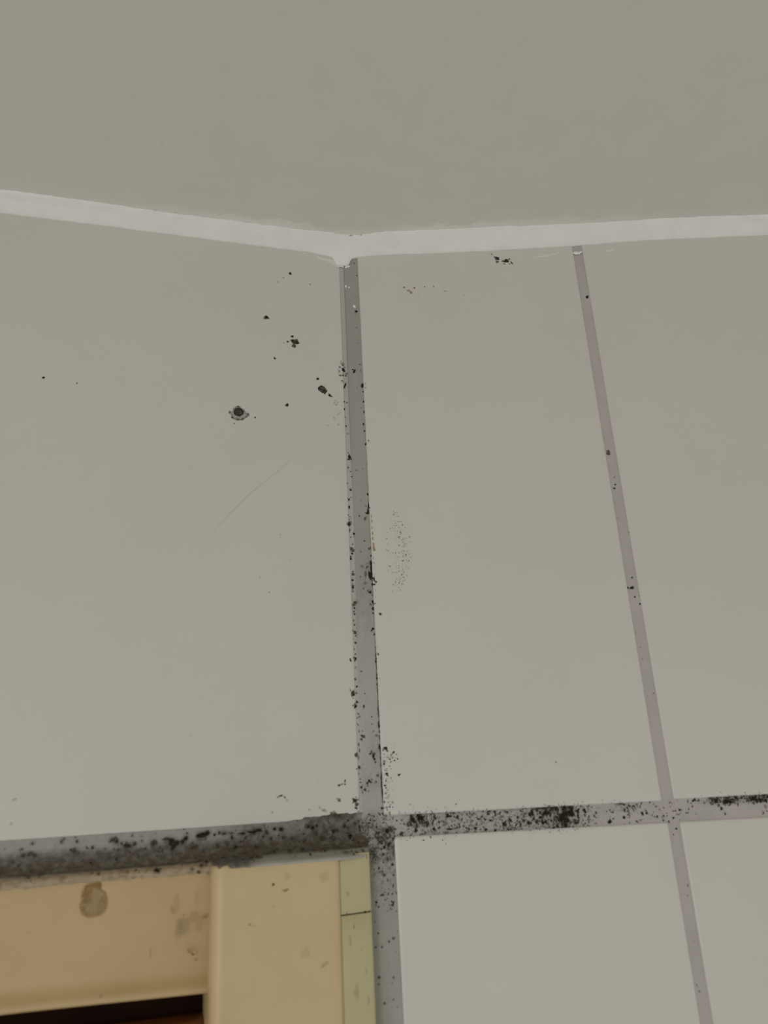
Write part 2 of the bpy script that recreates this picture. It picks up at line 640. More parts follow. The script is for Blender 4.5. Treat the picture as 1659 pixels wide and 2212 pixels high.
# ------------------------------------------------------------------ mouldy sealant joint above the frame (trim_3)
def ledge_profile(s):
    end = 14.2 if s < 66 else 4.8
    if s < 14:
        end = 8.6 + max(0, s) * 5.6 / 14
        if s < 1.2:
            end *= .55 + .45 * sstep(-.9, 1.2, s)
    wob = .5 * fbm(s * .15, 2.2, 0, 3)
    climb = sstep(36, 20, s) * (1.6 + 1.6 * fbm(s * .22, 5.5, 0, 3)) * (1 - .2 * sstep(6, 0, s))
    top = .7 + climb + .35 * fbm(s * .4, 8.8, 0, 3)
    ot = .12 if climb > .3 else -.1
    if s >= 66:
        kn = [(-.6, top + .4), (ot, top), (-.3, -1.5), (-.75, -4.2 + wob), (-.9, -7.5 + wob), (-.2, -10.0), (1.6, -12.0), (3.4, -13.1), (4.6, -13.6), (5.25, -14.4), (5.3, -15.4 + .8 * fbm(s * .25, 1.7, 0, 4)), (4.9, -17 + 1.0 * fbm(s * .25, 1.7, 0, 4))]
    else:
        q = end / 14.2
        kn = [(-.6, top + .4), (ot, top), (-.2, -1.5), (-.5, -4.2 + wob), (.2, -7.2 + wob), (2.0 * q, -9.6), (5 * q, -11.2), (8.5 * q, -12.3), (11.5 * q, -12.9), (13.2 * q, -13.3), (end + .15, -14.0 + .35 * fbm(s * .3, 1.7)), (end - .1, -14.9 + .4 * fbm(s * .3, 1.7))]
    return kn


def ledge(s, t, h=0.0):
    if 64 < s < 68:
        w = (s - 64) / 4
        k0, k1 = ledge_profile(63.9), ledge_profile(68.1)
        kn = [(a[0] * (1 - w) + c[0] * w, a[1] * (1 - w) + c[1] * w) for a, c in zip(k0, k1)]
    else:
        kn = ledge_profile(s)
    f = t * (len(kn) - 1)
    i = min(int(f), len(kn) - 2)
    q = f - i
    o_ = kn[i][0] + (kn[i + 1][0] - kn[i][0]) * q
    z_ = kn[i][1] + (kn[i + 1][1] - kn[i][1]) * q
    n = .12 * fbm(s * .3, t * 5, 3)
    return LP(s, o_ + h + n, z_ + h * .3 * t)


def ledge_at(s, z, h=0.0):
    """point of the joint seen at height z of the wall plane (the camera looks from about z = 16)"""
    best, bt = 1e9, 0
    for i in range(61):
        t = i / 60
        p = ledge(s, t) / MM
        o_ = p.x * NX + p.y * NY
        zz = 16.2 + (p.z - 16.2) * 352 / (352 - o_)
        if abs(zz - z) < best:
            best, bt = abs(zz - z), t
    return ledge(s, bt, h)


LB = [(135.7,-1.0,0.85,0.64),(136.1,-4.8,1.49,0.44),(134.6,-5.5,1.28,0.48),(138.6,-5.2,1.26,0.40),(139.7,-2.9,1.05,0.32),(124.9,-1.1,1.07,0.48),(124.1,-0.1,0.65,0.48),(119.2,-1.4,0.87,0.60),(119.9,-4.8,1.30,0.48),(118.1,-5.6,0.87,0.32),(121.2,-4.4,0.65,0.56),(113.0,-4.1,0.74,0.76),(105.6,-1.7,1.33,0.64),(103.9,-2.5,1.11,0.64),(99.7,-4.2,1.77,0.68),(97.0,-3.8,1.12,0.56),(102.1,-3.3,0.89,0.56),(103.0,-5.7,0.88,0.48),(94.0,-2.8,0.67,0.48),(92.6,-5.9,0.58,0.72),(94.5,-5.9,0.44,0.64),(89.2,-4.0,1.81,0.60),(89.5,-4.3,0.90,0.72),(82.2,-4.2,2.04,0.76),(80.3,-4.8,1.60,0.72),(81.6,-6.1,1.59,0.68),(84.3,-2.8,1.36,0.56),(86.9,-5.8,0.67,0.40),(98.5,-6.9,0.66,0.64),(77.7,-4.3,1.13,0.80),(76.5,-3.1,1.37,0.80),(71.2,-2.6,1.62,0.80),(69.2,-2.2,1.85,0.80),(67.8,-1.6,1.16,0.80),(64.8,-2.5,0.69,0.76),(62.9,-1.9,0.70,0.72),(60.9,-2.2,1.16,0.56),(57.9,-2.2,0.94,0.48),(57.6,-4.0,0.93,0.72),(53.0,-2.7,1.41,0.64),(49.1,-2.4,1.66,0.72),(46.1,-2.0,1.43,0.68),(43.2,-2.6,0.96,0.56),(39.6,-1.9,0.96,0.80),(36.8,-2.1,1.20,0.76),(44.4,-4.5,0.85,0.64),(41.2,-5.7,1.04,0.64),(42.6,-3.4,0.72,0.64),(52.0,-4.8,0.70,0.56),(53.9,-6.1,0.70,0.56),(56.2,-8.1,1.16,0.68),(54.1,-7.9,0.70,0.64),(63.5,-7.0,1.40,0.44),(59.3,-6.6,0.92,0.40),(73.2,-6.7,1.82,0.64),(69.2,-8.4,1.15,0.32),(47.1,-8.6,1.41,0.48),(35.8,-5.7,0.96,0.48),(32.4,-6.3,0.97,0.48),(33.0,-8.1,0.72,0.48),(29.0,-7.8,0.82,0.40),(28.1,-10.6,1.21,0.56),(26.8,-7.2,1.20,0.24),(33.3,-11.0,0.94,0.32),(40.0,-10.7,0.94,0.56),(24.7,-2.0,0.97,0.76),(23.0,-2.4,1.23,0.76),(21.2,-1.8,0.74,0.64),(25.5,-1.2,0.73,0.56),(21.6,-4.8,1.95,0.44),(19.2,-7.3,1.95,0.48),(13.8,-4.5,1.48,0.72),(12.1,-4.3,1.23,0.56),(13.9,-7.2,1.95,0.40),(16.9,-4.3,1.23,0.40),(8.5,-2.6,0.99,0.64),(7.1,-3.3,0.84,0.64),(6.2,-6.9,1.61,0.80),(7.6,-5.7,0.99,0.64),(5.2,-8.5,0.98,0.56),(3.1,-10.1,0.99,0.48),(1.8,-3.4,1.00,0.76),(1.5,-5.0,0.74,0.72),(3.7,-2.0,1.00,0.64),(7.0,-0.4,0.60,0.72),(-0.7,-9.1,0.99,0.48),(5.8,-13.7,0.98,0.60),(7.5,-14.3,0.73,0.56),(10.3,-13.3,1.45,0.32),(2.6,-13.2,0.74,0.40),(94.6,-14.5,0.44,0.40),(87.8,-14.4,1.33,0.72),(86.9,-15.0,0.67,0.72),(109.7,-14.2,0.65,0.48),(135.3,-13.2,1.04,0.40),(112.3,-13.3,0.86,0.24),(73.6,-15.1,0.91,0.32),(71.2,-16.4,0.90,0.64),(70.0,-14.0,1.36,0.32),(95.0,-8.7,1.11,0.32),(105.7,-8.8,1.30,0.28)]   # dark colonies on the joint: s, z, radius, amount


def ledge_stain(s, t):
    p = ledge(s, t) / MM
    o_ = p.x * NX + p.y * NY
    zz = 16.2 + (p.z - 16.2) * 352 / (352 - o_)
    d = 0
    n = fbm(s * .16, zz * .3, 2, 4)
    n2 = fbm(s * .45, zz * .6, 9, 3)
    # brown band low in the groove, fading towards the corner
    band = sstep(-2.5, -8.0, zz + 1.6 * n) * (1 - (sstep(-12.9, -13.6, zz + .4 * n2) if s > 46 else sstep(-11.4, -12.4, zz + .4 * n2))) * (.45 + .55 * sstep(30, 75, s))
    d += .92 * band * (.95 + .5 * n)
    d += .30 * sstep(70, 50, s) * (1 - sstep(-11.5, -13.5, zz)) * (1 + n)
    d += .42 * math.exp(-((s - 13) / 13) ** 2) * (1 - sstep(-11, -12.6, zz)) * (1 + .9 * n)
    d += .27
    if 48 < s < 67:
        d += .55 * sstep(-11.6, -12.8, zz) * sstep(48, 54, s)
    if s > 66:
        low = sstep(-12.6, -13.3, zz)
        d = d * (1 - low) + low * (.24 + 1.0 * max(0, n2) + .3 * n)
    elif s < 50:
        d *= 1 - .85 * sstep(-12.0, -13.2, zz + .02 * (s - 20)) * sstep(50, 44, s)
    for cs, cz, cr, ca in LB:
        if abs(cs - s) < 3 * cr:
            dd = ((cs - s) ** 2 + ((cz - zz) * 1.15) ** 2) / (cr * cr)
            if dd < 6:
                d += ca * math.exp(-dd * (1 + .9 * n2)) * .9
    d += .16 * n2
    return max(0, min(.97, d))


b = MB()
ss = frange(-.9, 165, .75) + frange(175, 762, 12)
tt = [i / 44 for i in range(45)]
def ledge_tone(s, t):
    if s < 62:
        return 0
    p = ledge(s, t) / MM
    o_ = p.x * NX + p.y * NY
    zz = 16.2 + (p.z - 16.2) * 352 / (352 - o_)
    return sstep(-12.6, -13.4, zz) * sstep(62, 68, s)


b.grid(lambda u, v: ledge(u, v), ss, tt, 0, ledge_stain, tone=ledge_tone)
trim_3 = b.build('trim_3', M_JOINT, kind='structure', fix=False)
tag(trim_3, 'mould-stained grey sealant joint between the left tiles and the cream frame', 'trim')

# ------------------------------------------------------------------ mould
DARK = (0.021, 0.017, 0.010)
BROWN = (0.075, 0.060, 0.036)
UMBER = (0.33, 0.21, 0.062)
SEEP = (0.42, 0.29, 0.11)
WARM = (0.40, 0.285, 0.155)
CHALK = (0.78, 0.755, 0.685)
MIST = (0.52, 0.495, 0.435)
FILM = (0.675, 0.65, 0.575)
OLIVE = (0.085, 0.078, 0.045)
PALE = (0.20, 0.17, 0.12)
YELL = (0.30, 0.19, 0.045)


def speck(mb, surf, u, v, r, a=.95, col=DARK, asp=1.0, ang=0.0, soft=.25, irr=.38, n=10, lift=.04):
    ca, sa = math.cos(ang), math.sin(ang)
    ph = rnd.random() * 100
    rad = [1 + irr * 1.6 * noise.noise(Vector((math.cos(i * 6.283 / n) * 1.3 + ph, math.sin(i * 6.283 / n) * 1.3, ph))) + irr * .5 * (rnd.random() - .5) for i in range(n)]
    hgt = min(.16, r * .22)

    def pt(i, f, h, al):
        t = i * 6.283185 / n
        x, y = r * f * rad[i] * math.cos(t) * asp, r * f * rad[i] * math.sin(t) / asp
        return mb.vert(surf(u + x * ca - y * sa, v + x * sa + y * ca, h), 0, (col[0], col[1], col[2], al))
    c = mb.vert(surf(u, v, lift + hgt), 0, (*col, a))
    r1 = [pt(i, .6, lift + hgt * .75, a) for i in range(n)]
    r2 = [pt(i, 1.0, lift * .6, a * soft) for i in range(n)]
    for i in range(n):
        j = (i + 1) % n
        mb.face((c, r1[i], r1[j]), 0, True)
        mb.face((r1[i], r2[i], r2[j], r1[j]), 0, True)


def ring(mb, surf, u, v, r0, r1, a=.6, col=BROWN, n=22, asp=1.0, irr=.3):
    ph = rnd.random() * 50
    ro = [1 + irr * noise.noise(Vector((math.cos(i * 6.283 / n) * 2 + ph, math.sin(i * 6.283 / n) * 2, 1))) for i in range(n)]
    def loop(r, h, al):
        return [mb.vert(surf(u + r * ro[i] * asp * math.cos(i * 6.283185 / n), v + r * ro[i] / asp * math.sin(i * 6.283185 / n), h), 0, (*col, al * (.6 + .5 * rnd.random()))) for i in range(n)]
    L0, L1, L2 = loop(r0, .04, a * .25), loop((r0 + r1) / 2, .09, a), loop(r1, .03, a * .15)
    for A_, B_ in ((L0, L1), (L1, L2)):
        for i in range(n):
            j = (i + 1) % n
            mb.face((A_[i], B_[i], B_[j], A_[j]), 0, True)


SL = lambda u, v, h: LP(u, h, v)
SR = lambda u, v, h: RP(u, h, v)
SB = lambda u, v, h: bead_at_x(u, v, h)
SG = lambda u, v, h: RP(u, GO + .12 + h, v)
SLE = lambda u, v, h: ledge_at(u, v, h)
SH = lambda u, v, h: LP(u, 5.15 + h, v)
SPO = lambda u, v, h: LP(u, 14.1 + h, v)
LEFT_FACES = (SL, SH, SPO)
COLS = {'d': DARK, 'b': BROWN, 'o': OLIVE, 'p': PALE, 'y': YELL, 'u': UMBER, 'w': WARM, 'c': CHALK, 'm': MIST, 'f': FILM, 's': SEEP}


def spots(name, surf, items, label, cat='mould spot', group=None, kind=None, parent=None, mat=None):
    mb = MB()
    for it in items:
        u, v, r, a, c = it[:5]
        asp = it[5] if len(it) > 5 else 1.0
        ang = math.radians(it[6]) if len(it) > 6 else 0.0
        if surf in LEFT_FACES:
            ang = -ang
        speck(mb, surf, u, v, r, a, COLS[c], asp, ang)
    o_ = mb.build(name, mat or M_MOULD, parent)
    if label:
        tag(o_, label, cat, group, kind)
    return o_


GL = 'mould spots on the left tile'
# the big colony with a pale ring


def blot(mb, surf, u, v, outline, s1, a_in, a_rim, col, rim=None, lift=.03, mir=1):
    """filled irregular patch: outline in photo-sized steps around u, v; rim may be another colour"""
    rim = rim or col
    pts = []
    n = len(outline)
    for i in range(n):
        (x0, y0), (x1, y1) = outline[i], outline[(i + 1) % n]
        for q in (0, .33, .66):
            w = 1 + .10 * (rnd.random() - .5)
            pts.append(((x0 + (x1 - x0) * q) * w, (y0 + (y1 - y0) * q) * w))
    rings = []
    for f, al, c, h in ((.35, a_in, col, .08), (.7, a_in, col, .07), (.9, a_rim, rim, .06), (1.0, a_rim * .4, rim, .02)):
        rings.append([mb.vert(surf(u + mir * x * f * s1, v - y * f * s1, lift + h), 0, (*c, al * rnd.uniform(.75, 1.2))) for x, y in pts])
    c = mb.vert(surf(u, v, lift + .09), 0, (*col, a_in))
    N = len(pts)
    for i in range(N):
        j = (i + 1) % N
        mb.face((c, rings[0][i], rings[0][j]))
        for A_, B_ in zip(rings, rings[1:]):
            mb.face((A_[i], B_[i], B_[j], A_[j]))


mb = MB()
u, v, s1 = (57.55, 195.94, 0.2484)
blot(mb, SL, u, v, [(-1, -19), (6, -13), (13, -10), (15, -3), (24, 2), (20, 6), (15, 9), (11, 15), (2, 17), (-8, 16), (-15, 11), (-14, 6), (-19, 2), (-18, -4), (-13, -3), (-11, -11), (-6, -15)], s1, .26, .5, BROWN, BROWN, mir=-1)
for (du, dv, r, a, c) in [(19, 1, 3, .6, OLIVE), (-18, 2, 2.4, .6, OLIVE), (-12, -10, 3, .4, BROWN), (-2, -13, 4, .3, BROWN), (9, -12, 3, .35, BROWN), (0, 16, 2.2, .4, BROWN)]:
    speck(mb, SL, u - du * s1, v + dv * s1, r * s1, a, c)
blot(mb, SL, u - .5 * s1, v + 2.5 * s1, [(0, -11), (7, -8), (10, -2), (9, 4), (4, 8), (-3, 8), (-9, 4), (-10, -3), (-6, -9)], s1, .35, .95, BROWN, DARK, .06, mir=-1)
ring(mb, SL, u - .5 * s1, v + 2.5 * s1, s1 * 4, s1 * 10.5, .95, DARK, 18, 1.05, .2)
speck(mb, SL, u, v + 2.5 * s1, s1 * 5, .75, BROWN)
ring(mb, SL, u + .5 * s1, v + 1.5 * s1, s1 * 1.2, s1 * 4, .9, DARK, 12, 1.1, .2)
tag(mb.build('mould_spot', M_MOULD), 'largest round mould spot with a dark core and pale ragged ring on left tile', 'mould spot', GL)

mb = MB()
u, v, s1 = (13.30, 213.88, 0.2659)
blot(mb, SL, u, v, [(-3, -10), (3, -8), (7, -3), (10, 2), (7, 6), (4, 11), (1, 7), (-5, 5), (-10, 1), (-9, -6)], s1, .72, .85, BROWN, DARK, mir=-1)
for (du, dv, r, a, c) in [(-7, 3, 2.5, .8, DARK), (-3, 0, 3, .7, DARK), (3, -1, 3, .8, DARK), (0, -6, 2.4, .8, DARK), (-2, 7, 2.4, .7, DARK), (6, -4, 2, .8, DARK), (2, 5, 2, .5, OLIVE)]:
    speck(mb, SL, u - du * s1, v + dv * s1, r * s1, a, c)
blot(mb, SL, u - 15 * s1, v - 11 * s1, [(-3, -5), (1, -2), (6, 4), (1, 4), (-4, 2)], s1, .8, .9, BROWN, DARK, mir=-1)
speck(mb, SL, u - 14 * s1, v - 11.5 * s1, 2.2 * s1, .8, DARK)
for (du, dv, r) in [(26, -22, 2.6), (30, -26, 3), (24, -27, 2.4), (27, -31, 3), (34, -48, 2), (30, -52, 2.6), (22, -62, 2.6), (30, -75, 3), (8, -78, 2)]:
    speck(mb, SL, u - du * s1, v + dv * s1, r * s1, .2, PALE, 1.3, rnd.random() * 3)
tag(mb.build('mould_spot', M_MOULD),
      'elongated two-lobed dark mould blot close to the corner bead on left tile', 'mould spot', GL)
spots('mould_spot', SL, [(27.9,241.8,2.16,.9,'b',1.25,-12),(26.9,241.4,1.35,.85,'d',1.3,-30),(29.2,242.0,0.81,.9,'d'),(28.7,239.2,1.35,.85,'b'),(29.4,244.9,0.82,.95,'d'),(31.7,241.4,0.65,.8,'b'),(34.0,240.2,0.38,.4,'o')],
      'small cluster of four dark mould specks high on left tile', group=GL)
for px, lab in (([(43.0,255.1,1.24,.95,'d'),(44.2,254.7,1.08,.45,'o')], 'dark mould speck with a grey smudge on its left, highest left on left tile'),
                ([(30.1,285.6,0.91,.95,'d')], 'tiny black mould speck just under the white ceiling strip on left tile'),
                ([(39.0,230.3,0.79,.9,'d',1.2,-30)], 'tiny mould speck below the four-speck cluster on left tile'),
                ([(15.9,220.3,0.91,.97,'d')], 'round black mould speck just above the two-lobed blot'),
                ([(32.5,203.0,1.03,1,'d')], 'round black mould speck right of the largest ringed spot'),
                ([(150.6,207.0,0.72,1,'d')], 'lone black speck far left on the left tile'),
                ([(135.4,205.5,0.41,.7,'b')], 'faint tiny speck right of the lone black one, far left'),
                ([(49.1,194.3,0.55,.8,'b'),(59.6,190.0,0.44,.6,'b')], 'two faint tiny specks beside the largest ringed mould spot')):
    spots('mould_spot', SL, px, lab, group=GL)
spots('mould_spot', SL, [(36.9,11.4,0.78,.85,'b',1.4,20),(35.1,10.7,0.59,.5,'b',1.5,-50),(38.1,10.9,0.59,.4,'p',1.3,30),(34.1,9.5,0.59,.3,'p')],
      'small brown arched mould mark low on left tile above the grey joint', group=GL)
spots('mould_spot', SL, [(7.9,16.1,0.61,.9,'b',1.3,70),(7.9,14.7,0.41,.8,'b'),(9.4,14.8,0.51,.7,'b',1.8,20),(10.7,14.3,0.61,.85,'b',1.2,40)],
      'thin hooked mould mark beside the lower corner bead on left tile', group=GL)
spots('mould_spot', SL, [(10.7,8.0,0.91,.6,'b',1.2,-30),(11.7,8.9,0.53,.35,'b')],
      'small brownish smudge beneath the thin hooked mould mark', group=GL)
spots('mould_spot', SL, [(12.8,2.4,1.59,.5,'o',1.15,-30),(11.1,1.7,0.80,.65,'b'),(14.4,2.9,0.79,.5,'b'),(12.8,0.7,0.79,.4,'p'),(17.9,4.4,0.99,.35,'p',1.5,-15),(19.8,5.5,0.59,.25,'p')],
      'greyish mould smudge just above the left joint near the corner', group=GL)
spots('mould_spot', SL, [(24.3,5.0,0.39,.6,'b',1.4,80),(40.6,4.8,0.35,.6,'b'),(144.1,15.7,0.86,.25,'p',1.5,30),(144.2,6.7,0.68,.22,'p'),(46.4,109.6,0.31,.5,'b'),(41.8,102.6,0.36,.5,'b'),(36.5,131.5,0.33,.45,'b'),(31.6,118.7,0.30,.45,'b'),(75.8,38.3,0.31,.4,'b'),(20.1,16.9,0.26,.4,'b'),(18.9,280.2,0.57,.35,'b'),(34.0,282.2,0.85,.2,'o'),(37.1,278.7,0.84,.15,'o')],
      'scattered faint pinprick specks over the left tile', 'mould specks', kind='stuff')

GR = 'mould spots on the right tiles'
spots('mould_spot', SR, [(89.4,294.5,1.45,1,'d'),(89.1,292.3,0.87,.6,'b'),(88.1,295.5,0.87,.5,'o'),(86.7,297.6,0.73,.4,'o',1.5,-60)],
      'left spot of the dark pair under the white strip on right wall', group=GR)
spots('mould_spot', SR, [(94.5,292.6,1.50,1,'d',1.15,20),(96.2,293.7,0.70,.7,'b'),(92.4,292.7,0.75,.7,'b'),(97.3,291.1,0.87,.6,'o',1.4,-60),(93.0,290.7,0.69,.45,'o'),(96.1,290.5,0.58,.5,'o')],
      'right spot of the dark pair under the white strip, with small legs', group=GR)
spots('mould_spot', SR, [(34.8,278.5,0.74,.7,'y'),(37.3,276.1,1.14,.4,'y',1.3,-30),(38.5,274.8,0.80,.75,'y'),(40.6,277.8,0.52,.7,'o'),(46.4,278.1,0.51,.6,'o'),(51.6,278.0,0.68,.4,'p'),(57.9,274.5,0.85,.25,'p',1.6,0),(68.2,271.3,0.51,.3,'o'),(42.8,272.1,0.45,.2,'o')],
      'row of faint yellowish specks high on the narrow right tile', 'mould specks', kind='stuff')
spots('mould_spot', SR, [(12.2,91.5,0.68,1,'d',1.1,80),(11.5,92.0,0.34,.7,'b')], 'small black speck on tile just right of the middle corner bead', group=GR)
spots('mould_spot', SR, [(16.9,17.4,0.70,.9,'d',1.2,30)], 'round dark speck at the far right of the corner bead colony near bottom', group=GR)
spots('mould_spot', SR, [(88.5,19.3,0.40,.7,'b')], 'tiny lone speck above the mouldy joint on the narrow right tile', group=GR)
# faint smudge of tiny flecks
mb = MB()
for i in range(190):
    t = rnd.random()
    if rnd.random() < .72:
        ph = -1.15 + 2.3 * rnd.random()
        rr = .62 + .46 * rnd.random() ** .7
        px, py = -2 + math.cos(ph) * 48 * rr + rnd.gauss(0, 2.5), -math.sin(ph) * 92 * rr
    else:
        px, py = rnd.uniform(0, 40), rnd.uniform(-60, 92)
    u, v, s1 = (16.55, 123.91, 0.2362)
    speck(mb, SR, u + px * s1, v - py * s1, s1 * rnd.uniform(.8, 2.0), rnd.uniform(.15, .45), BROWN if rnd.random() < .5 else OLIVE, rnd.uniform(1, 1.6), math.radians(rnd.choice((70, 110, 20)) + rnd.uniform(-20, 20)), n=7)
tag(mb.build('mould_patch', M_MOULD), 'faint rounded patch of tiny grey flecks on tile right of the corner bead', 'mould patch', kind='stuff')

GG = 'mould spots on the right vertical grout line'
SGL = lambda u, v, h: RP(u, GO + .12 + h, v)
spots('mould_spot', SGL, [(137.3,265.9,0.95,1,'d',1.15,70)], 'single black speck near the top of the right grout line', group=GG)
spots('mould_spot', SGL, [(135.0,170.5,1.49,.7,'o',1.35,95),(135.1,169.4,0.75,.6,'b')], 'grey oval pit in the upper right grout line', 'grout pit', group=GG)
spots('mould_spot', SGL, [(134.9,150.3,0.68,1,'d'),(135.9,152.3,0.54,.9,'d'),(136.0,156.4,0.42,.6,'b')], 'trio of small specks below the grey pit on right grout line', group=GG)
spots('mould_spot', SGL, [(136.6,103.1,0.59,1,'d'),(135.5,98.0,0.99,1,'d',1.25,5),(133.7,98.1,0.59,.9,'d'),(136.4,93.4,0.52,.95,'d'),(139.0,95.5,0.50,1,'d',1.6,100),(138.9,93.9,0.40,.9,'d'),(138.3,89.8,0.49,1,'d')],
      'cluster of black specks halfway down the right grout line', group=GG)
spots('mould_spot', SGL, [(139.2,80.2,0.44,.85,'b'),(139.1,78.7,0.44,.8,'b',1.6,80),(138.9,126.2,0.47,.9,'d'),(132.1,116.6,0.33,.7,'b'),(133.2,116.6,0.37,.75,'b'),(134.5,134.0,0.29,.5,'b'),(134.0,75.8,0.31,.5,'b'),(135.1,69.1,0.33,.6,'b'),(135.1,63.4,0.28,.5,'b'),(137.6,47.4,0.32,.6,'b'),(134.8,46.3,0.30,.5,'b'),(139.7,23.6,0.29,.6,'b'),(137.9,-11.1,0.51,1,'d'),(136.2,-13.5,0.39,.6,'b'),(138.8,-33.9,0.41,.8,'b',1.4,80),(137.9,-37.8,0.37,.5,'o'),(137.4,-55.3,0.29,.6,'b'),(135.6,-71.0,0.35,.8,'b'),(136.3,-73.4,0.35,.9,'d'),(136.0,-71.8,0.28,.5,'b')],
      'sparse pinprick specks along the right vertical grout line', 'mould specks', kind='stuff')

# colonies along both edges of the corner bead
BL = [(1.4,227.3,1.09,1,'d',1.2,80),(1.6,230.4,0.66,.6,'b'),(3.5,228.8,0.82,.4,'o'),(3.8,226.2,0.82,.4,'o'),(-0.1,225.4,0.82,.4,'o'),(3.4,223.6,0.65,.85,'b'),(1.8,223.8,0.65,.85,'b'),(0.2,224.0,0.66,.8,'b'),(1.8,231.0,1.37,.35,'p'),(1.0,217.6,1.14,1,'d',1.9,110),(2.4,220.3,0.54,.8,'b'),(1.6,207.8,0.48,.9,'d'),(1.7,203.3,0.53,.95,'d',1.4,90),(0.1,207.6,0.40,.7,'b'),(1.1,193.5,0.58,.8,'b'),(1.4,198.4,0.40,.5,'b'),(0.2,189.2,0.37,.7,'b'),(-0.1,175.9,1.18,.95,'d',1.3,90),(0.5,174.3,0.77,.8,'b'),(-0.8,174.9,0.51,.8,'d'),(0.7,169.6,0.51,.8,'b'),(-0.9,164.7,0.41,.9,'d'),(1.7,160.7,0.30,.9,'d'),(0.1,157.2,0.75,.9,'b'),(-0.3,167.5,0.51,.6,'b'),(1.1,151.8,0.65,.95,'d'),(0.0,153.1,0.30,.7,'b'),(1.0,147.8,0.74,1,'d',1.3,90),(1.8,143.4,0.30,.8,'b'),(1.5,138.5,0.98,1,'d',1.2,90),(1.3,139.0,1.47,.5,'o'),(1.2,135.1,0.63,.95,'d',1.5,90),(-0.9,133.4,0.78,.9,'d'),(0.8,131.6,0.39,.8,'b'),(0.0,127.8,0.34,.9,'d'),(0.6,125.3,1.05,.75,'b'),(-0.1,124.4,0.72,.7,'o'),(0.4,122.9,0.62,.9,'d'),(1.2,120.2,0.62,1,'d'),(1.2,121.4,0.43,.8,'d'),(0.3,113.6,0.43,.8,'b'),(0.4,112.2,0.94,.8,'b'),(0.7,109.3,0.66,1,'d'),(0.8,105.8,0.93,1,'d',1.5,90),(0.7,103.5,0.46,.9,'d'),(-0.2,97.9,1.04,.85,'b'),(0.7,97.0,0.92,.7,'o'),(0.3,95.2,0.60,.95,'d'),(0.6,93.5,0.41,.9,'d'),(0.4,92.2,0.46,.9,'d'),(1.0,89.2,0.34,.9,'d'),(0.6,87.0,0.46,.95,'d'),(0.6,83.3,1.13,.75,'b'),(1.7,84.0,0.45,.6,'b'),(0.2,81.6,0.45,.8,'d'),(0.5,78.2,0.67,.9,'b'),(1.1,75.3,0.54,.5,'o'),(0.7,72.9,0.49,.8,'b'),(0.8,70.5,0.81,1,'d',1.5,110),(1.7,71.2,0.45,.8,'b'),(3.3,70.1,0.66,.95,'d',1.6,75),(0.8,66.5,0.31,.7,'b'),(1.4,61.1,0.57,.8,'b'),(0.7,57.7,0.57,.9,'d'),(2.8,54.8,1.41,.95,'b',1.2,80),(2.4,54.1,0.87,.95,'d'),(3.9,56.0,0.43,.8,'b'),(1.0,54.7,0.44,.8,'b'),(0.7,50.5,0.65,.95,'d'),(1.9,49.6,0.56,.8,'b'),(1.7,48.4,0.86,.9,'d',1.2,-60),(2.8,49.0,0.43,.7,'b'),(0.5,45.2,0.43,.85,'b'),(-0.1,43.9,0.43,.8,'b'),(0.8,43.3,0.43,.6,'b'),(0.7,40.2,0.47,.8,'b',1.8,60),(0.4,37.3,0.42,.7,'b'),(-1.3,35.2,0.96,.85,'b',1.4,30),(-0.6,33.8,0.55,.85,'d'),(0.8,31.6,0.51,1,'d',2,95),(0.5,28.7,0.55,1,'d',2.2,95),(1.1,25.7,0.50,.95,'d',2,95),(2.3,27.0,0.92,.85,'o',1.2,70),(1.9,27.6,0.42,.9,'d'),(1.0,21.7,0.75,.95,'d'),(2.1,20.9,0.41,.85,'b'),(0.6,16.5,0.37,.9,'d'),(0.6,15.1,0.41,.95,'d'),(0.3,12.9,0.61,.95,'d'),(1.1,18.5,0.33,.6,'b'),(-1.4,11.9,0.70,.85,'b'),(-0.1,10.8,0.41,.8,'b'),(-3.1,11.2,0.31,.8,'b'),(3.7,7.5,1.02,1,'d'),(2.7,6.0,1.02,.9,'b'),(4.3,8.3,0.61,.8,'b'),(2.2,7.8,0.61,.6,'o'),(3.0,4.3,0.61,.8,'b'),(2.2,2.7,0.48,.5,'o'),(3.6,4.7,0.40,.6,'b')]
mb = MB()
def SBL(u, v, h):
    # left of the crease the colonies sit on the left tile edge or on the narrow left face of the bead
    if u > 1.4:
        return LP(u, h, v)
    p = LP(u, -.3 + h, v)
    return bead_at_x(p.x / MM, v, h + .05)
for it in BL:
    u, v, r, a, c = it[:5]
    speck(mb, SBL, u, v, r, a, COLS[c], it[5] if len(it) > 5 else 1, math.radians(it[6]) if len(it) > 6 else 0)
    for _ in range(rnd.randint(0, 4)):
        q = rnd.random() * 6.28
        d = r * rnd.uniform(1.1, 2.0)
        speck(mb, SBL, u + .7 * d * math.cos(q), v + 1.2 * d * math.sin(q), max(.16, r * rnd.uniform(.15, .35)), rnd.uniform(.4, .85), DARK if rnd.random() < .5 else BROWN, n=7)
tag(mb.build('mould_growth', M_MOULD), 'dotted line of black mould along the left edge of the corner bead', 'mould growth', 'mould on the corner bead', 'stuff')

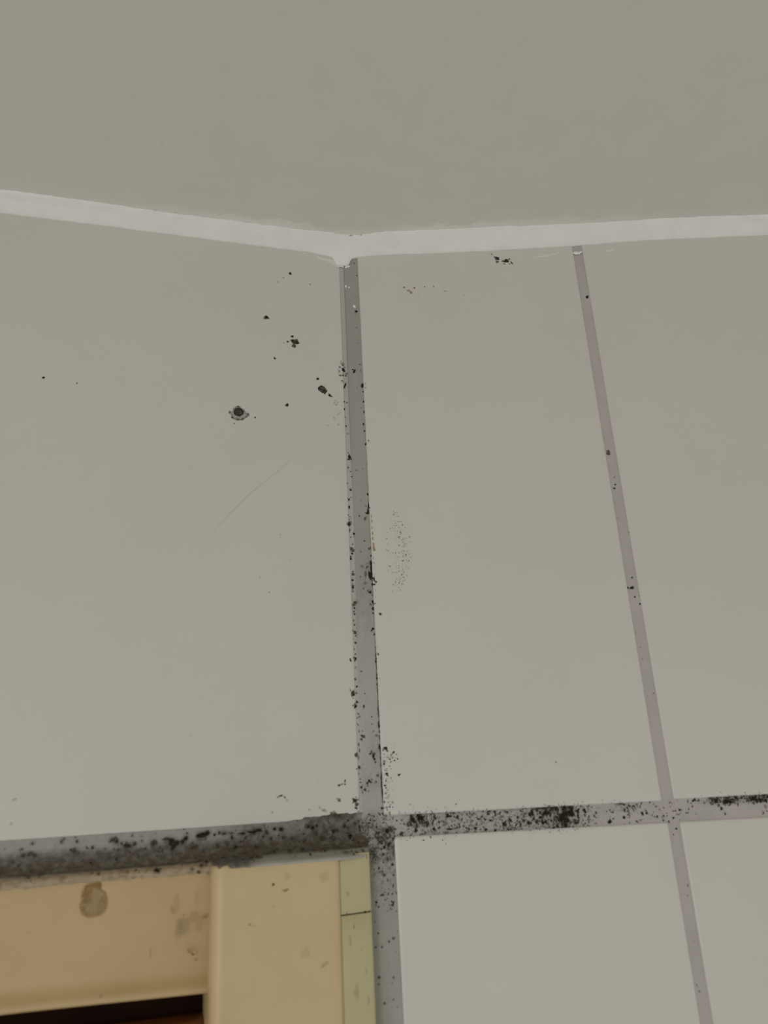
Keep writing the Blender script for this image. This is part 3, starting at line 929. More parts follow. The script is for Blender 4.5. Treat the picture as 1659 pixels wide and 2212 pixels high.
BR = [(6.9,264.9,0.84,.95,'d'),(8.3,288.7,0.46,.8,'b'),(7.6,230.7,0.48,.7,'b'),(7.9,226.6,0.38,.6,'b'),(8.6,217.5,1.22,1,'d',1.2,100),(9.6,218.5,1.06,.4,'p'),(9.8,215.7,0.80,.35,'p'),(8.9,213.8,0.53,.8,'d'),(8.7,207.7,0.68,.95,'d'),(8.7,201.6,0.63,.9,'b'),(8.1,194.5,0.67,.95,'d',1.5,90),(8.4,190.4,0.57,.9,'d'),(9.1,182.8,0.76,.95,'d',1.3,60),(10.4,184.3,0.51,.6,'b'),(9.5,179.8,0.51,.5,'o'),(8.8,154.4,0.74,1,'d'),(9.0,147.5,1.02,1,'d',1.6,95),(8.4,145.1,1.09,1,'d',1.5,95),(7.7,144.1,0.73,.9,'d'),(7.4,148.1,0.39,.8,'b'),(6.8,141.4,0.96,.5,'b',1.4,60),(9.2,125.8,0.62,.95,'d'),(8.2,125.1,0.71,.6,'b'),(9.2,121.4,0.70,.95,'d'),(8.8,116.9,1.40,1,'d',1.7,95),(8.9,113.1,1.62,1,'d',1.9,95),(7.9,111.5,1.39,.95,'d',1.9,95),(9.4,110.0,1.39,1,'d',1.6,95),(9.3,106.7,1.02,1,'d'),(6.7,115.8,0.93,.6,'b',1.4,50),(5.8,112.1,1.16,.45,'b',1.8,95),(10.7,107.8,0.69,.7,'b'),(7.5,102.8,0.78,1,'d'),(6.6,103.6,0.46,.8,'b'),(8.6,101.4,0.41,.7,'b'),(8.6,98.1,0.69,1,'d',1.6,95),(9.3,97.0,0.68,.9,'d'),(8.7,94.5,0.90,.95,'d',1.3,95),(7.5,96.8,0.68,.45,'b'),(8.6,92.4,0.50,.9,'d'),(8.0,84.7,0.72,.95,'d',1.3,40),(7.3,83.8,0.45,.8,'d'),(8.6,82.0,0.53,.7,'b'),(9.3,77.9,0.49,.95,'d',1.6,95),(9.4,75.5,0.49,.95,'d',1.6,95),(9.2,71.5,1.10,1,'d',1.6,95),(9.7,72.2,0.88,.7,'b'),(8.9,69.1,0.66,.95,'d'),(9.2,65.8,0.44,.95,'d',2,95),(9.1,60.9,0.52,.95,'d',2,95),(9.2,56.8,0.86,1,'d',1.8,95),(9.0,58.3,0.65,.9,'d'),(10.0,60.8,0.30,.7,'b'),(9.1,46.2,1.06,1,'d',1.5,95),(9.2,44.5,0.84,1,'d',1.5,95),(9.3,41.4,0.55,.9,'d'),(9.0,39.5,0.93,1,'d',1.5,95),(9.1,36.8,0.76,1,'d',1.8,95),(8.9,34.4,0.63,.9,'b',1.6,95),(8.7,30.1,0.95,1,'d',1.7,95),(8.9,24.6,0.50,1,'d',2.4,95),(8.9,21.6,0.49,1,'d',2.4,95),(9.0,19.0,0.49,1,'d',2.4,95),(8.7,16.2,0.49,1,'d',2.4,95),(8.7,13.1,0.57,1,'d',2.4,95),(8.8,10.3,0.48,.95,'d',2.4,95),(9.1,7.2,0.40,.9,'d',2,95),(8.5,3.7,0.60,.85,'d',1,0),(7.5,1.1,0.51,.8,'b'),(4.4,226.6,1.07,.95,'d',1.3,70),(3.7,227.8,0.54,.8,'d'),(4.9,151.1,0.34,.7,'b'),(3.9,142.8,0.58,.7,'b',1.3,90),(5.9,129.4,0.62,.65,'b'),(3.8,123.7,0.38,.7,'b'),(4.2,116.2,1.05,.3,'o'),(5.2,107.6,0.92,.35,'o'),(4.4,104.9,0.55,.4,'b'),(3.0,110.8,0.46,.4,'b'),(1.8,64.7,0.39,.85,'d'),(2.2,48.4,0.60,.9,'d',1.3,90),(2.9,54.3,0.43,.5,'b'),(5.7,43.6,0.34,.85,'d'),(5.6,40.3,0.32,.8,'d'),(6.1,37.0,0.31,.8,'b'),(7.5,35.1,0.83,.35,'o'),(4.6,27.7,0.74,.9,'b',1.5,70),(5.6,26.0,0.82,.95,'d',1.3,100),(6.1,24.8,0.62,.95,'d'),(6.5,23.5,0.45,.9,'d'),(6.0,27.0,0.82,.6,'b'),(4.1,27.1,0.41,.9,'d'),(3.2,15.5,0.77,.95,'d'),(2.3,14.6,0.61,.85,'b'),(4.0,14.9,0.48,.85,'d'),(2.5,13.4,0.40,.8,'b'),(4.5,16.1,0.41,.7,'b'),(7.1,17.7,0.81,.5,'b'),(6.3,15.0,0.61,.5,'b'),(2.8,1.3,0.40,.6,'b'),(6.9,1.7,0.36,.8,'d'),(1.9,0.8,0.32,.6,'b'),(4.3,-1.1,0.40,.5,'b'),(1.0,23.0,0.25,.5,'b'),(2.8,41.3,0.25,.4,'b'),(-1.0,21.1,0.29,.7,'b'),(6.9,244.2,0.33,.6,'b'),(6.7,254.3,0.34,.5,'b'),(4.0,272.1,0.28,.5,'b'),(5.5,216.8,0.32,.5,'b'),(7.3,204.1,0.31,.5,'b'),(3.4,168.1,0.37,.5,'b'),(6.6,168.7,0.33,.6,'b')]
mb = MB()
for it in BR:
    u, v, r, a, c = it[:5]
    speck(mb, SB, u, v, r, a, COLS[c], it[5] if len(it) > 5 else 1, math.radians(it[6]) if len(it) > 6 else 0)
    for _ in range(rnd.randint(0, 3)):
        q = rnd.random() * 6.28
        d = r * rnd.uniform(1.1, 1.9)
        speck(mb, SB, u + .6 * d * math.cos(q), v + 1.3 * d * math.sin(q), max(.15, r * rnd.uniform(.15, .3)), rnd.uniform(.4, .85), DARK if rnd.random() < .5 else BROWN, n=7)
# thin broken black line in the gap between bead and right tile
z = 232.0
while z > 3:
    if fbm(z * .06, 2.5) > -.12 - .35 * sstep(200, 60, z):
        speck(mb, SB, 9.28 + .25 * fbm(z * .1, 7.7), z, rnd.uniform(.24, .5), rnd.uniform(.55, 1), DARK, rnd.uniform(1.6, 2.8), math.radians(90), n=8)
        if z < 78 and fbm(z * .12, 9.5) > -.1:
            speck(mb, SB, 9.15 + .2 * fbm(z * .2, 4.7), z, rnd.uniform(.45, .85), rnd.uniform(.7, 1), DARK, rnd.uniform(1.4, 2.2), math.radians(90), n=9)
    z -= rnd.uniform(.4, 1.0)
tag(mb.build('mould_growth', M_MOULD), 'black mould streaks along the right edge of the corner bead', 'mould growth', 'mould on the corner bead', 'stuff')

# yellow-brown seep at mid height of the bead
spots('stain', SB, [(9.9,142.0,0.63,.6,'s',1.7,90),(10.1,139.5,0.58,.65,'s',1.7,90),(10.1,136.0,0.53,.5,'s',1.7,92),(10.2,133.0,0.76,.75,'s',1.7,95),(10.1,130.3,0.71,.75,'s',1.5,95),(10.2,127.2,0.81,.7,'s'),(10.4,125.5,1.00,.85,'s'),(10.8,124.2,0.61,.7,'y'),(9.6,123.8,0.47,.5,'y'),(7.1,140.6,0.84,.4,'s',1.5,50),(9.9,120.2,0.61,.6,'s',1.9,95),(10.2,117.3,0.47,.55,'s',2,95),(10.3,103.6,0.37,.5,'s',2,92),(10.3,100.1,0.37,.4,'s',2,92)],
      'yellow-brown seep stain at mid height of the corner bead right edge', 'stain', kind='stuff')

# fringe of colonies on the tile right of the lower bead
FR = [(11.4,29.3,0.95,1,'d'),(12.2,28.1,0.62,.8,'b'),(10.3,28.4,0.41,.6,'b'),(15.0,27.3,0.70,.85,'b',1.3,50),(13.8,26.2,0.49,.6,'b'),(16.2,26.3,0.37,.5,'b'),(15.3,29.1,0.25,.5,'b'),(13.1,24.4,0.41,.9,'d'),(12.3,25.2,0.50,.5,'p'),(13.5,23.2,0.35,.7,'b'),(15.2,23.7,0.37,.9,'d'),(16.7,24.4,0.41,.85,'b'),(15.7,24.9,0.31,.5,'b'),(14.4,25.1,0.58,.35,'p'),(10.7,23.7,0.71,.4,'p'),(10.3,22.5,0.53,.75,'b'),(12.9,21.4,0.41,.5,'o'),(11.3,18.1,0.77,.9,'d'),(11.9,17.3,0.41,.7,'b'),(10.8,19.7,0.49,.5,'p'),(13.3,16.2,0.37,.4,'o'),(10.9,15.3,0.37,.95,'d'),(10.2,13.2,0.49,.9,'d'),(10.6,12.2,0.41,.8,'b'),(10.4,9.8,0.40,.95,'d'),(11.6,11.2,0.49,.3,'p'),(12.1,9.0,0.40,.25,'p'),(10.8,7.9,0.60,.25,'p'),(9.8,6.2,0.44,.8,'b'),(11.5,6.1,0.32,.8,'b'),(13.4,6.2,0.32,.6,'b'),(12.0,4.1,0.44,.9,'d'),(13.3,3.9,0.32,.8,'b'),(12.3,4.9,0.30,.7,'b'),(10.7,2.8,0.40,.6,'b'),(9.3,3.7,0.40,.7,'b'),(10.6,4.0,0.79,.3,'p')]
mb = MB()
for it in FR:
    u, v, r, a, c = it[:5]
    speck(mb, SR, u, v, r, a, COLS[c], it[5] if len(it) > 5 else 1, math.radians(it[6]) if len(it) > 6 else 0)
for i in range(130):
    u, v, s1 = (10.80, 16.53, 0.2024)
    pu = abs(rnd.gauss(0, 12))
    pv = rnd.uniform(-75, 70)
    if pu > 22 and pv < 30:
        continue
    speck(mb, SR, u - 1.1 + pu * s1, v + pv * s1, s1 * rnd.uniform(.5, 1.4), rnd.uniform(.2, .75), BROWN if rnd.random() < .6 else DARK, rnd.uniform(1, 1.5), rnd.random() * 3, n=7)
tag(mb.build('mould_growth', M_MOULD), 'loose fringe of brown mould specks on the right tile beside the lower corner bead', 'mould growth', 'mould on the corner bead', 'stuff')

# speckled colonies along the right joint
mb = MB()
cnt = 0
while cnt < 2100:
    x, zz = rnd.uniform(9, 186), rnd.uniform(-8.6, .9)
    d = joint_density(x, zz)
    cl = fbm(x * .5, zz * .6, 4, 2)
    if rnd.random() > d * (1 + 1.5 * cl) + .012:
        cnt += .12
        continue
    cnt += 1
    r = min(1.2, .15 + rnd.expovariate(1 / .17) * (.5 + .8 * min(1, d)))
    speck(mb, SG, x, zz, r, rnd.uniform(.35, .95), rnd.choice((DARK, DARK, BROWN, BROWN, OLIVE)) if r < .7 else DARK, rnd.uniform(1, 1.5), math.radians(rnd.uniform(30, 120)), n=8)
for px in [(88.4,-3.9,1.78,1,'d'),(90.0,-2.7,1.78,.9,'d'),(92.5,-2.6,1.57,.95,'d'),(90.5,-5.3,1.78,.95,'d'),(87.6,-5.0,1.18,.9,'d'),(86.7,-0.8,1.18,.8,'d'),(84.0,-0.8,0.99,.8,'b'),(81.6,-0.3,0.79,.8,'b'),(75.5,-1.9,0.79,1,'d',1.7,95),(75.0,-0.8,0.60,.9,'d'),(73.2,-5.6,0.71,1,'d'),(79.7,-6.0,0.78,.9,'d',1.5,30),(95.5,-1.8,0.79,1,'d'),(98.8,-1.9,0.78,.95,'d',1.6,100),(95.4,-3.7,0.55,1,'d'),(102.7,-4.2,0.55,.95,'d',1.5,95),(103.6,-2.6,0.47,.9,'b'),(98.6,-4.2,0.39,.7,'o'),(109.3,-7.0,0.87,1,'d',1.2,0),(110.9,-5.8,0.39,.8,'b'),(115.7,-5.5,0.67,1,'d'),(116.4,-2.4,0.63,1,'d',1.4,95),(117.6,-1.5,0.59,.9,'b'),(116.0,0.1,0.47,.7,'b'),(118.7,-0.8,0.59,.85,'b'),(119.8,-1.6,0.43,.6,'b'),(122.1,-0.4,0.59,.8,'b',1.4,0),(123.5,-1.6,0.47,.8,'b',1.5,95),(121.1,-7.5,0.58,.85,'b',1.4,-60),(117.8,-7.7,0.35,.6,'b'),(118.2,-5.6,0.29,.6,'o'),(122.5,-6.9,0.32,.8,'d'),(130.5,-1.6,0.47,.8,'b'),(129.7,-0.6,0.40,.7,'b'),(130.4,-5.8,0.49,1,'d',1.3,95),(133.3,-5.6,0.43,.95,'d'),(134.7,-5.8,0.34,.8,'b'),(132.8,-7.5,0.47,.95,'d'),(137.5,-6.7,0.53,1,'d'),(135.2,-8.2,0.51,.85,'b'),(140.7,-3.6,0.51,1,'d'),(138.8,-3.9,0.43,.9,'b'),(137.8,-3.9,0.47,.5,'o'),(139.3,-5.3,0.51,.35,'o'),(143.5,-5.1,0.36,.8,'b'),(144.8,-3.5,0.39,.8,'b',1.5,95),(146.7,-2.4,0.43,.85,'b',1.4,60),(147.7,0.0,0.71,1,'d',1.4,30),(145.0,-0.2,0.59,.6,'b',1.6,80),(146.1,-1.2,0.60,.45,'o'),(149.8,-0.1,0.59,.8,'b'),(148.3,0.6,0.40,.8,'d'),(157.5,-0.8,1.08,1,'d'),(156.2,0.2,0.79,.8,'b'),(158.2,-2.6,0.78,.4,'o'),(155.2,-1.1,0.59,.5,'o'),(161.9,-1.3,1.28,1,'d',1.3,10),(163.3,0.4,0.67,.85,'b'),(159.3,-4.0,0.79,1,'d'),(160.5,-6.2,0.51,1,'d',1.5,95),(162.8,-2.8,0.35,.9,'d'),(164.8,-0.4,0.59,.9,'d'),(167.1,-0.2,0.71,.9,'b',1.6,5),(169.0,-0.1,0.59,.9,'b',1.6,5),(170.0,1.0,0.48,.6,'b',1.5,90),(171.3,1.0,0.48,.6,'b',1.5,90),(171.8,-1.2,0.51,.8,'b'),(174.2,-0.5,0.99,1,'d'),(173.2,-0.7,0.59,.6,'o'),(173.8,-2.4,0.67,.8,'b'),(177.0,-1.2,0.98,1,'d',1.4,100),(177.1,0.3,0.60,.8,'b'),(179.4,-1.6,1.08,1,'d'),(179.1,-0.2,0.59,.8,'b'),(177.2,-6.8,0.55,.9,'d',1.4,60),(179.0,-6.0,0.39,.8,'d'),(178.8,-4.0,0.97,.35,'o'),(154.8,-4.9,0.28,.4,'b'),(62.1,-5.5,0.75,1,'d',1.2,90),(54.1,-3.2,0.59,.95,'d'),(53.9,-7.2,0.63,.95,'d'),(56.0,-9.0,0.39,.7,'b'),(64.2,-0.8,0.60,.9,'d'),(37.6,-1.0,0.79,.95,'d'),(38.8,-1.2,0.60,.8,'d'),(40.4,-1.3,0.39,.8,'d'),(38.2,-6.4,0.88,.95,'d',2.2,0),(31.2,-6.0,0.78,1,'d'),(33.5,-3.3,0.59,.95,'d'),(43.6,-3.0,0.44,.85,'b'),(51.0,-3.0,0.47,.9,'d'),(23.0,-6.4,0.78,1,'d',1.3,20),(61.6,-3.9,0.43,.8,'b'),(68.3,-4.6,0.47,.8,'b'),(48.5,-1.0,0.99,.45,'o'),(36.3,-4.6,0.39,.8,'b'),(16.6,-7.2,0.97,.8,'d',1.3,20),(11.1,-5.4,0.99,.8,'b'),(14.8,-1.8,0.52,.8,'b'),(25.4,-1.4,1.59,.75,'d'),(21.7,-1.2,1.38,.7,'d'),(19.9,-3.4,1.18,.55,'o'),(26.6,-3.7,1.38,.55,'o'),(23.5,-4.5,0.99,.6,'b')]:
    speck(mb, SG, px[0], px[1], px[2], px[3], COLS[px[4]], px[5] if len(px) > 5 else 1, math.radians(px[6]) if len(px) > 6 else 0)
tag(mb.build('mould_growth', M_MOULD), 'black speckled mould along the wide horizontal joint on the right wall', 'mould growth', 'mould on the horizontal joints', 'stuff')
# hairs and specks that creep from that joint on to the tiles
mb = MB()
for i in range(210):
    x = rnd.choice((rnd.gauss(26, 9), rnd.uniform(14, 120), rnd.gauss(86, 9), rnd.gauss(166, 12)))
    up = rnd.random() < .62
    off = rnd.expovariate(1 / .7) * (1.5 if x < 40 else .8)
    if off > 4.5 or x < 13.2 or (not up and x > 120):
        continue
    zz = (.6 + off) if up else (-8.5 - off)
    speck(mb, SR, x, zz, rnd.uniform(.14, .38), rnd.uniform(.2, .7) * (1 - off / 7), BROWN if rnd.random() < .5 else DARK, rnd.uniform(1, 1.9), math.radians(rnd.uniform(40, 130)), n=7)
for it in [(26.2,-10.3,0.46,.85,'b'),(29.4,-9.2,0.47,.8,'b',1.4,100),(34.6,-10.7,0.43,.6,'b',1.3,120),(35.9,-12.3,0.31,.5,'b'),(37.2,-7.7,0.47,.8,'b'),(41.7,3.8,0.34,.7,'b'),(21.0,4.7,0.34,.4,'o'),(55.1,1.0,0.40,.5,'o',1.5,60),(30.9,0.7,0.60,.7,'b',1.5,110),(83.0,0.8,0.60,.7,'b',1.4,40),(93.4,-9.5,0.39,.4,'o')]:
    speck(mb, SR, it[0], it[1], it[2], it[3], COLS[it[4]], it[5] if len(it) > 5 else 1, math.radians(it[6]) if len(it) > 6 else 0)
tag(mb.build('mould_fringe', M_MOULD), 'stray mould specks on the tiles beside the right horizontal joint', 'mould growth', 'mould on the horizontal joints', 'stuff')

# colonies on the left joint
mb = MB()
LBX = [(135.7,-1.0,0.68,.8,'b'),(136.1,-4.8,1.19,.55,'b',1.4,-20),(134.6,-5.5,1.02,.6,'b'),(138.6,-5.2,1.01,.5,'b'),(139.7,-2.9,0.84,.4,'b'),(124.9,-1.1,0.86,.6,'b'),(124.1,-0.1,0.52,.6,'b'),(119.2,-1.4,0.69,.75,'b'),(119.9,-4.8,1.04,.6,'b'),(118.1,-5.6,0.69,.4,'b'),(121.2,-4.4,0.52,.7,'d'),(113.0,-4.1,0.59,.95,'d'),(105.6,-1.7,1.06,.8,'b',1.5,-25),(103.9,-2.5,0.89,.8,'d'),(99.7,-4.2,1.42,.85,'d',1.6,5),(97.0,-3.8,0.89,.7,'b'),(102.1,-3.3,0.71,.7,'b'),(103.0,-5.7,0.70,.6,'b'),(94.0,-2.8,0.54,.6,'b'),(92.6,-5.9,0.46,.9,'d'),(94.5,-5.9,0.35,.8,'b'),(89.2,-4.0,1.45,.75,'b'),(89.5,-4.3,0.72,.9,'d'),(82.2,-4.2,1.63,.95,'d'),(80.3,-4.8,1.28,.9,'d'),(81.6,-6.1,1.27,.85,'d'),(84.3,-2.8,1.09,.7,'b',1.8,0),(86.9,-5.8,0.54,.5,'b'),(98.5,-6.9,0.53,.8,'b'),(77.7,-4.3,0.91,1,'d'),(76.5,-3.1,1.09,1,'d'),(71.2,-2.6,1.29,1,'d',1.3,0),(69.2,-2.2,1.48,1,'d',1.2,20),(67.8,-1.6,0.93,1,'d'),(64.8,-2.5,0.55,.95,'d'),(62.9,-1.9,0.56,.9,'d'),(60.9,-2.2,0.93,.7,'b',1.8,0),(57.9,-2.2,0.75,.6,'b',1.8,0),(57.6,-4.0,0.74,.9,'d',1.3,90),(53.0,-2.7,1.13,.8,'d',2,3),(49.1,-2.4,1.33,.9,'d',2.2,3),(46.1,-2.0,1.15,.85,'d',2,5),(43.2,-2.6,0.76,.7,'b'),(39.6,-1.9,0.76,1,'d'),(36.8,-2.1,0.96,.95,'d',1.3,0),(44.4,-4.5,0.68,.8,'b'),(41.2,-5.7,0.84,.8,'b'),(42.6,-3.4,0.57,.8,'b'),(52.0,-4.8,0.56,.7,'b'),(53.9,-6.1,0.56,.7,'b'),(56.2,-8.1,0.93,.85,'d',1.4,-20),(54.1,-7.9,0.56,.8,'b'),(63.5,-7.0,1.12,.55,'b'),(59.3,-6.6,0.74,.5,'b'),(73.2,-6.7,1.46,.8,'b',1.5,0),(69.2,-8.4,0.92,.4,'b'),(47.1,-8.6,1.12,.6,'b',1.4,20),(35.8,-5.7,0.77,.6,'b'),(32.4,-6.3,0.77,.6,'b'),(33.0,-8.1,0.57,.6,'b',1.3,80),(29.0,-7.8,0.65,.5,'b'),(28.1,-10.6,0.97,.7,'b'),(26.8,-7.2,0.96,.3,'o'),(33.3,-11.0,0.75,.4,'b'),(40.0,-10.7,0.75,.7,'b',1.3,80),(24.7,-2.0,0.78,.95,'d'),(23.0,-2.4,0.98,.95,'d'),(21.2,-1.8,0.59,.8,'d'),(25.5,-1.2,0.58,.7,'b'),(21.6,-4.8,1.56,.55,'b',1.2,80),(19.2,-7.3,1.56,.6,'b',1.4,10),(13.8,-4.5,1.18,.9,'d'),(12.1,-4.3,0.99,.7,'b'),(13.9,-7.2,1.56,.5,'b'),(16.9,-4.3,0.99,.5,'b'),(8.5,-2.6,0.79,.8,'d'),(7.1,-3.3,0.67,.8,'b'),(6.2,-6.9,1.29,1,'d'),(7.6,-5.7,0.79,.8,'b'),(5.2,-8.5,0.78,.7,'b',1.4,-40),(3.1,-10.1,0.79,.6,'b',1.3,-60),(1.8,-3.4,0.80,.95,'d'),(1.5,-5.0,0.60,.9,'d'),(3.7,-2.0,0.80,.8,'b'),(7.0,-0.4,0.48,.9,'d'),(-0.7,-9.1,0.79,.6,'b'),(5.8,-13.7,0.78,.75,'b'),(7.5,-14.3,0.58,.7,'b'),(10.3,-13.3,1.16,.4,'b',2,0),(2.6,-13.2,0.59,.5,'b',1.6,60),(94.6,-14.5,0.35,.5,'b'),(87.8,-14.4,1.06,.9,'d',1.3,0),(86.9,-15.0,0.53,.9,'d'),(109.7,-14.2,0.52,.6,'b'),(135.3,-13.2,0.83,.5,'b',1.2,80),(112.3,-13.3,0.69,.3,'b'),(73.6,-15.1,0.72,.4,'b'),(71.2,-16.4,0.72,.8,'b',1.2,80),(70.0,-14.0,1.09,.4,'b'),(95.0,-8.7,0.89,.4,'b'),(105.7,-8.8,1.04,.35,'b')]
for it in LBX:
    speck(mb, SLE, it[0], it[1], it[2], it[3] * .9, COLS[it[4]], it[5] if len(it) > 5 else 1, math.radians(it[6]) if len(it) > 6 else 0, soft=.08, n=9)
for i in range(300):
    s = abs(rnd.gauss(0, 60)) if rnd.random() < .6 else rnd.uniform(0, 150)
    zz = rnd.uniform(-12.5, .8) if rnd.random() < .75 else rnd.uniform(-14.8, -12)
    if s > 150 or rnd.random() > .55 + .9 * fbm(s * .2, zz * .5, 6):
        continue
    speck(mb, SLE, s, zz, rnd.uniform(.2, .65), rnd.uniform(.25, .8), rnd.choice((DARK, BROWN, BROWN, OLIVE)), rnd.uniform(1, 1.5), rnd.random() * 3, soft=.1, n=7)
tag(mb.build('mould_growth', M_MOULD), 'thick dark mould along the left joint above the cream frame', 'mould growth', 'mould on the horizontal joints', 'stuff')

# bead crossing and the bead beside the frame
mb = MB()
for i in range(620):
    zz = -abs(rnd.gauss(0, 18)) + 2 if rnd.random() < .85 else rnd.uniform(-80, -20)
    x = rnd.uniform(1.0, 13.4)
    if zz < -36 and rnd.random() < .6:
        continue
    if rnd.random() > .5 + 1.0 * fbm(x * .3, zz * .3, 12):
        continue
    speck(mb, SB, x, zz, min(1.0, .16 + rnd.expovariate(1 / .17)), rnd.uniform(.35, .9), rnd.choice((DARK, BROWN, BROWN, OLIVE)), rnd.uniform(1, 1.6), rnd.random() * 3, n=7)
for it in [(11.1,-35.3,0.75,.9,'b'),(11.6,-34.4,0.57,.9,'d',1.3,80),(10.4,-36.7,0.75,.4,'p'),(4.2,-33.9,0.56,.9,'d'),(4.0,-34.9,0.38,.7,'b'),(11.2,-31.0,0.46,.9,'d'),(12.8,-37.8,0.30,.7,'b'),(4.4,-45.7,0.48,.8,'b'),(5.8,-50.9,0.48,.85,'b',1.4,80),(3.2,-50.9,0.37,.8,'d'),(12.6,-45.4,0.30,.6,'b'),(3.7,-64.6,0.43,.6,'o'),(9.6,-70.5,0.53,.35,'o'),(4.2,-61.9,0.33,.5,'b'),(10.3,-5.8,1.18,.9,'d'),(12.2,-4.9,0.79,.8,'b'),(7.4,-10.3,0.97,.8,'b'),(8.7,-12.3,0.78,.8,'d'),(11.2,-10.9,0.78,.7,'b'),(12.0,-19.5,0.69,.9,'d'),(8.1,-23.4,0.96,.6,'b'),(8.1,-15.2,0.78,.7,'b'),(12.2,-23.6,0.57,.6,'b')]:
    speck(mb, SB, it[0], it[1], it[2], it[3], COLS[it[4]], it[5] if len(it) > 5 else 1, math.radians(it[6]) if len(it) > 6 else 0)
tag(mb.build('mould_growth', M_MOULD), 'dusty brown mould on the bead where the joints cross beside the cream frame', 'mould growth', 'mould on the corner bead', 'stuff')

# ------------------------------------------------------------------ paint smears and small marks (parts of what they sit on)


SC_ = lambda u, v, h: Vector((u, v, CEIL - .15 - h)) * MM
spots('paint_smear', SR, [(135.6,295.3,1.44,.95,'c',1.8,3),(134.6,295.6,1.16,.9,'c',1.6,0),(137.5,295.8,0.87,.9,'c',1.4,20),(136.4,295.2,0.87,.9,'c')], None, parent=trim_1, mat=M_CAULK)
spots('paint_smear', SR, [(116.6,294.9,2.02,.97,'f',2.4,8),(123.1,296.1,1.45,.97,'f',2.2,16),(154.6,295.9,1.46,.97,'f',2,0),(141.1,279.6,0.45,.9,'f',3,102)], None, parent=trim_1, mat=M_FILM)
mb = MB()
u, v, s1 = (4.53, 297.16, 0.2953)
blot(mb, SL, u, v, [(-34, -10), (-18, -7), (2, -4), (16, 0), (19, 9), (4, 10), (-4, 4), (-18, -1), (-32, -3)], s1, .97, .97, (.70, .675, .60), (.68, .655, .58), .02, mir=-1)
mb.build('paint_smear', M_FILM, trim_1)
spots('paint_smear', SL, [(21.2,299.9,0.87,.97,'f',2.4,-60),(0.2,296.6,1.19,.9,'c',1.3,0),(1.0,295.8,0.89,.9,'c')], None, parent=trim_1, mat=M_FILM)
spots('paint_drop', SB, [(6.0,268.3,0.90,.95,'c',1.3,100),(1.7,282.2,0.75,.95,'c',1.3,80),(3.5,281.2,0.52,.6,'c'),(2.2,295.2,0.73,.98,'c',1,0),(3.5,295.4,0.87,.98,'c',1.4,20)], None, parent=trim_1, mat=M_CAULK)
spots('mould_spot', SB, [(0.6,296.2,0.70,1,'d',1.6,100),(7.1,297.4,0.47,.8,'d')], 'dark sliver where the corner bead meets the white ceiling strip')
spots('dirt_mark', lambda u, v, h: Vector((u, v, CEIL - .3 - h)) * MM, [(6.1,-8.2,1.13,.45,'o',1.5,-10),(12.0,-8.1,0.67,.4,'o'),(-97.1,-36.8,0.86,.4,'m',1.6,-20),(-87.1,-34.3,0.77,.35,'m',1.5,-20),(-80.6,-80.6,0.99,.12,'m'),(66.1,-137.9,0.56,.15,'m',1.5,60)], None, parent=trim_1)
mb = MB()
u, v, s1 = (110.59, -22.87, 0.1662)
blot(mb, SH, u, v, [(-2, -40), (12, -38), (14, -24), (24, -15), (30, 0), (28, 22), (14, 36), (-8, 38), (-24, 30), (-32, 14), (-30, -4), (-32, -22), (-20, -34)], s1, .5, .6, WARM, UMBER, mir=-1)
for (du, dv, r, a, c, asp, ang) in [(-14, 24, 15, .38, UMBER, 1.1, 60), (-2, 33, 12, .42, UMBER, 1.5, 0), (8, 28, 8, .35, UMBER, 1, 0), (-22, 8, 10, .34, UMBER, .7, 0), (-14, 0, 9, .28, UMBER, 1, 0), (-23, -16, 8, .36, UMBER, .8, 0), (-15, -28, 7, .4, UMBER, 1.2, 0), (14, -12, 13, .5, WARM, .8, 0), (20, -2, 9, .4, WARM, .8, 0), (8, -27, 8, .4, WARM, 1.3, 0)]:
    speck(mb, SH, u - du * s1, v + dv * s1, r * s1, a, c, asp, math.radians(ang), soft=.12, n=14)
speck(mb, SH, u + 6 * s1, v - 2 * s1, 3 * s1, .5, (.5, .38, .2), 1, 0)
mb.build('water_stain', M_MOULD)
hs_ = bpy.data.objects['water_stain']
hs_.parent = head
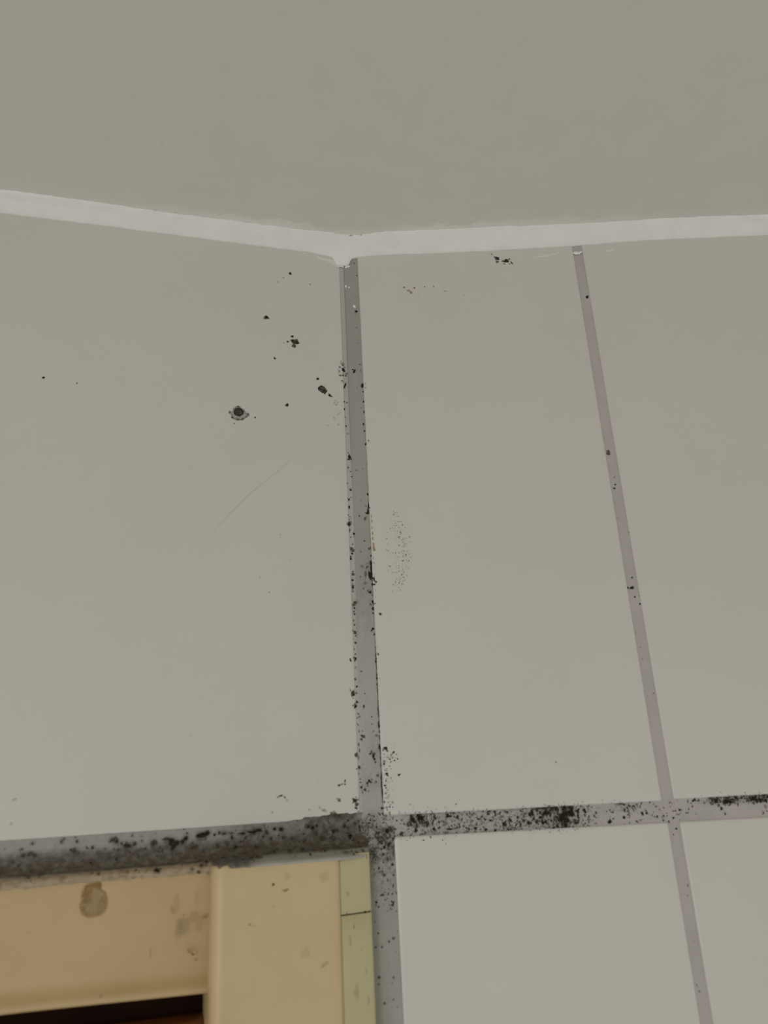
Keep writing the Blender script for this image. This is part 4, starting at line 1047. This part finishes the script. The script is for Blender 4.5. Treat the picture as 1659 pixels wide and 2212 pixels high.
spots('dirt_mark', SH, [(68.2,-32.5,0.87,.8,'u',1.3,10),(73.6,-44.2,1.01,.75,'u',1.2,-40),(72.5,-45.3,0.51,.9,'b'),(71.2,-47.1,0.85,.6,'u'),(74.3,-43.2,0.67,.5,'u'),(71.1,-45.1,0.68,.3,'u'),(72.7,-33.6,0.52,.5,'u'),(76.7,-31.2,0.69,.3,'u'),(79.7,-27.2,2.76,.16,'w',.6,0),(81.1,-29.2,1.54,.16,'b',.7,20),(76.8,-34.9,3.76,.16,'b',.9,0),(78.5,-36.3,3.06,.10,'b',.7,0),(70.5,-33.8,2.43,.16,'u',.7,0),(72.4,-31.1,1.55,.14,'b',1,40),(70.8,-36.7,1.54,.16,'u',1.2,0),(71.7,-25.4,2.11,.10,'u',.5,0),(74.2,-32.6,1.03,.2,'u'),(88.7,-43.4,0.99,.3,'b',.4,0),(105.9,-55.8,0.64,.35,'b'),(133.6,-31.9,0.48,.12,'b')], None, parent=head)
spots('dirt_mark', SPO, [(42.1,-21.8,0.70,.55,'b'),(37.1,-24.4,0.89,.5,'y',1.8,15),(38.4,-24.1,0.36,.4,'y'),(51.3,-35.5,0.59,.35,'b'),(49.5,-36.1,0.34,.3,'b'),(21.9,-52.5,1.39,.16,'b',1.4,20),(36.5,-19.3,1.44,.10,'y'),(21.1,-20.9,2.55,.08,'b'),(41.8,-29.9,0.88,.08,'b'),(29.3,-47.8,2.41,.07,'b')], None, parent=post)
SST = lambda u, v, h: LP(u, 9.25 + (max(0, min(12, u - 1)) * .235) + h, v)
spots('dirt_mark', SST, [(8.5,-40.4,0.47,.6,'b',.45,0),(3.2,-35.9,0.55,.8,'d'),(1.2,-35.9,0.45,.7,'b'),(11.5,-35.4,0.44,.7,'b'),(8.0,-37.4,0.30,.4,'b'),(5.7,-49.5,0.36,.4,'b',.6,0),(8.2,-63.7,2.11,.12,'b',.6,0),(10.4,-45.3,1.27,.14,'o',.5,0),(3.2,-67.9,0.87,.2,'b',.5,0),(10.8,-28.2,1.12,.12,'o'),(3.7,-57.6,0.90,.12,'o',.5,0),(1.6,-14.7,0.58,.4,'o',.5,0)], None, parent=strip_b)
# faint hairline scratch on the left tile
mb = MB()
pts = [(68.7,131.5),(60.2,142.3),(51.3,152.4),(42.2,160.8),(35.2,167.3),(29.4,174.1)]
for (u0, v0), (u1, v1) in zip(pts, pts[1:]):
    i = [mb.vert(LP(a_, .03, c_ + w_), 0, (*PALE, .28)) for a_, c_, w_ in ((u0, v0, -.12), (u1, v1, -.12), (u1, v1, .12), (u0, v0, .12))]
    mb.face(i)
mb.build('scratch', M_MOULD, wall_left)
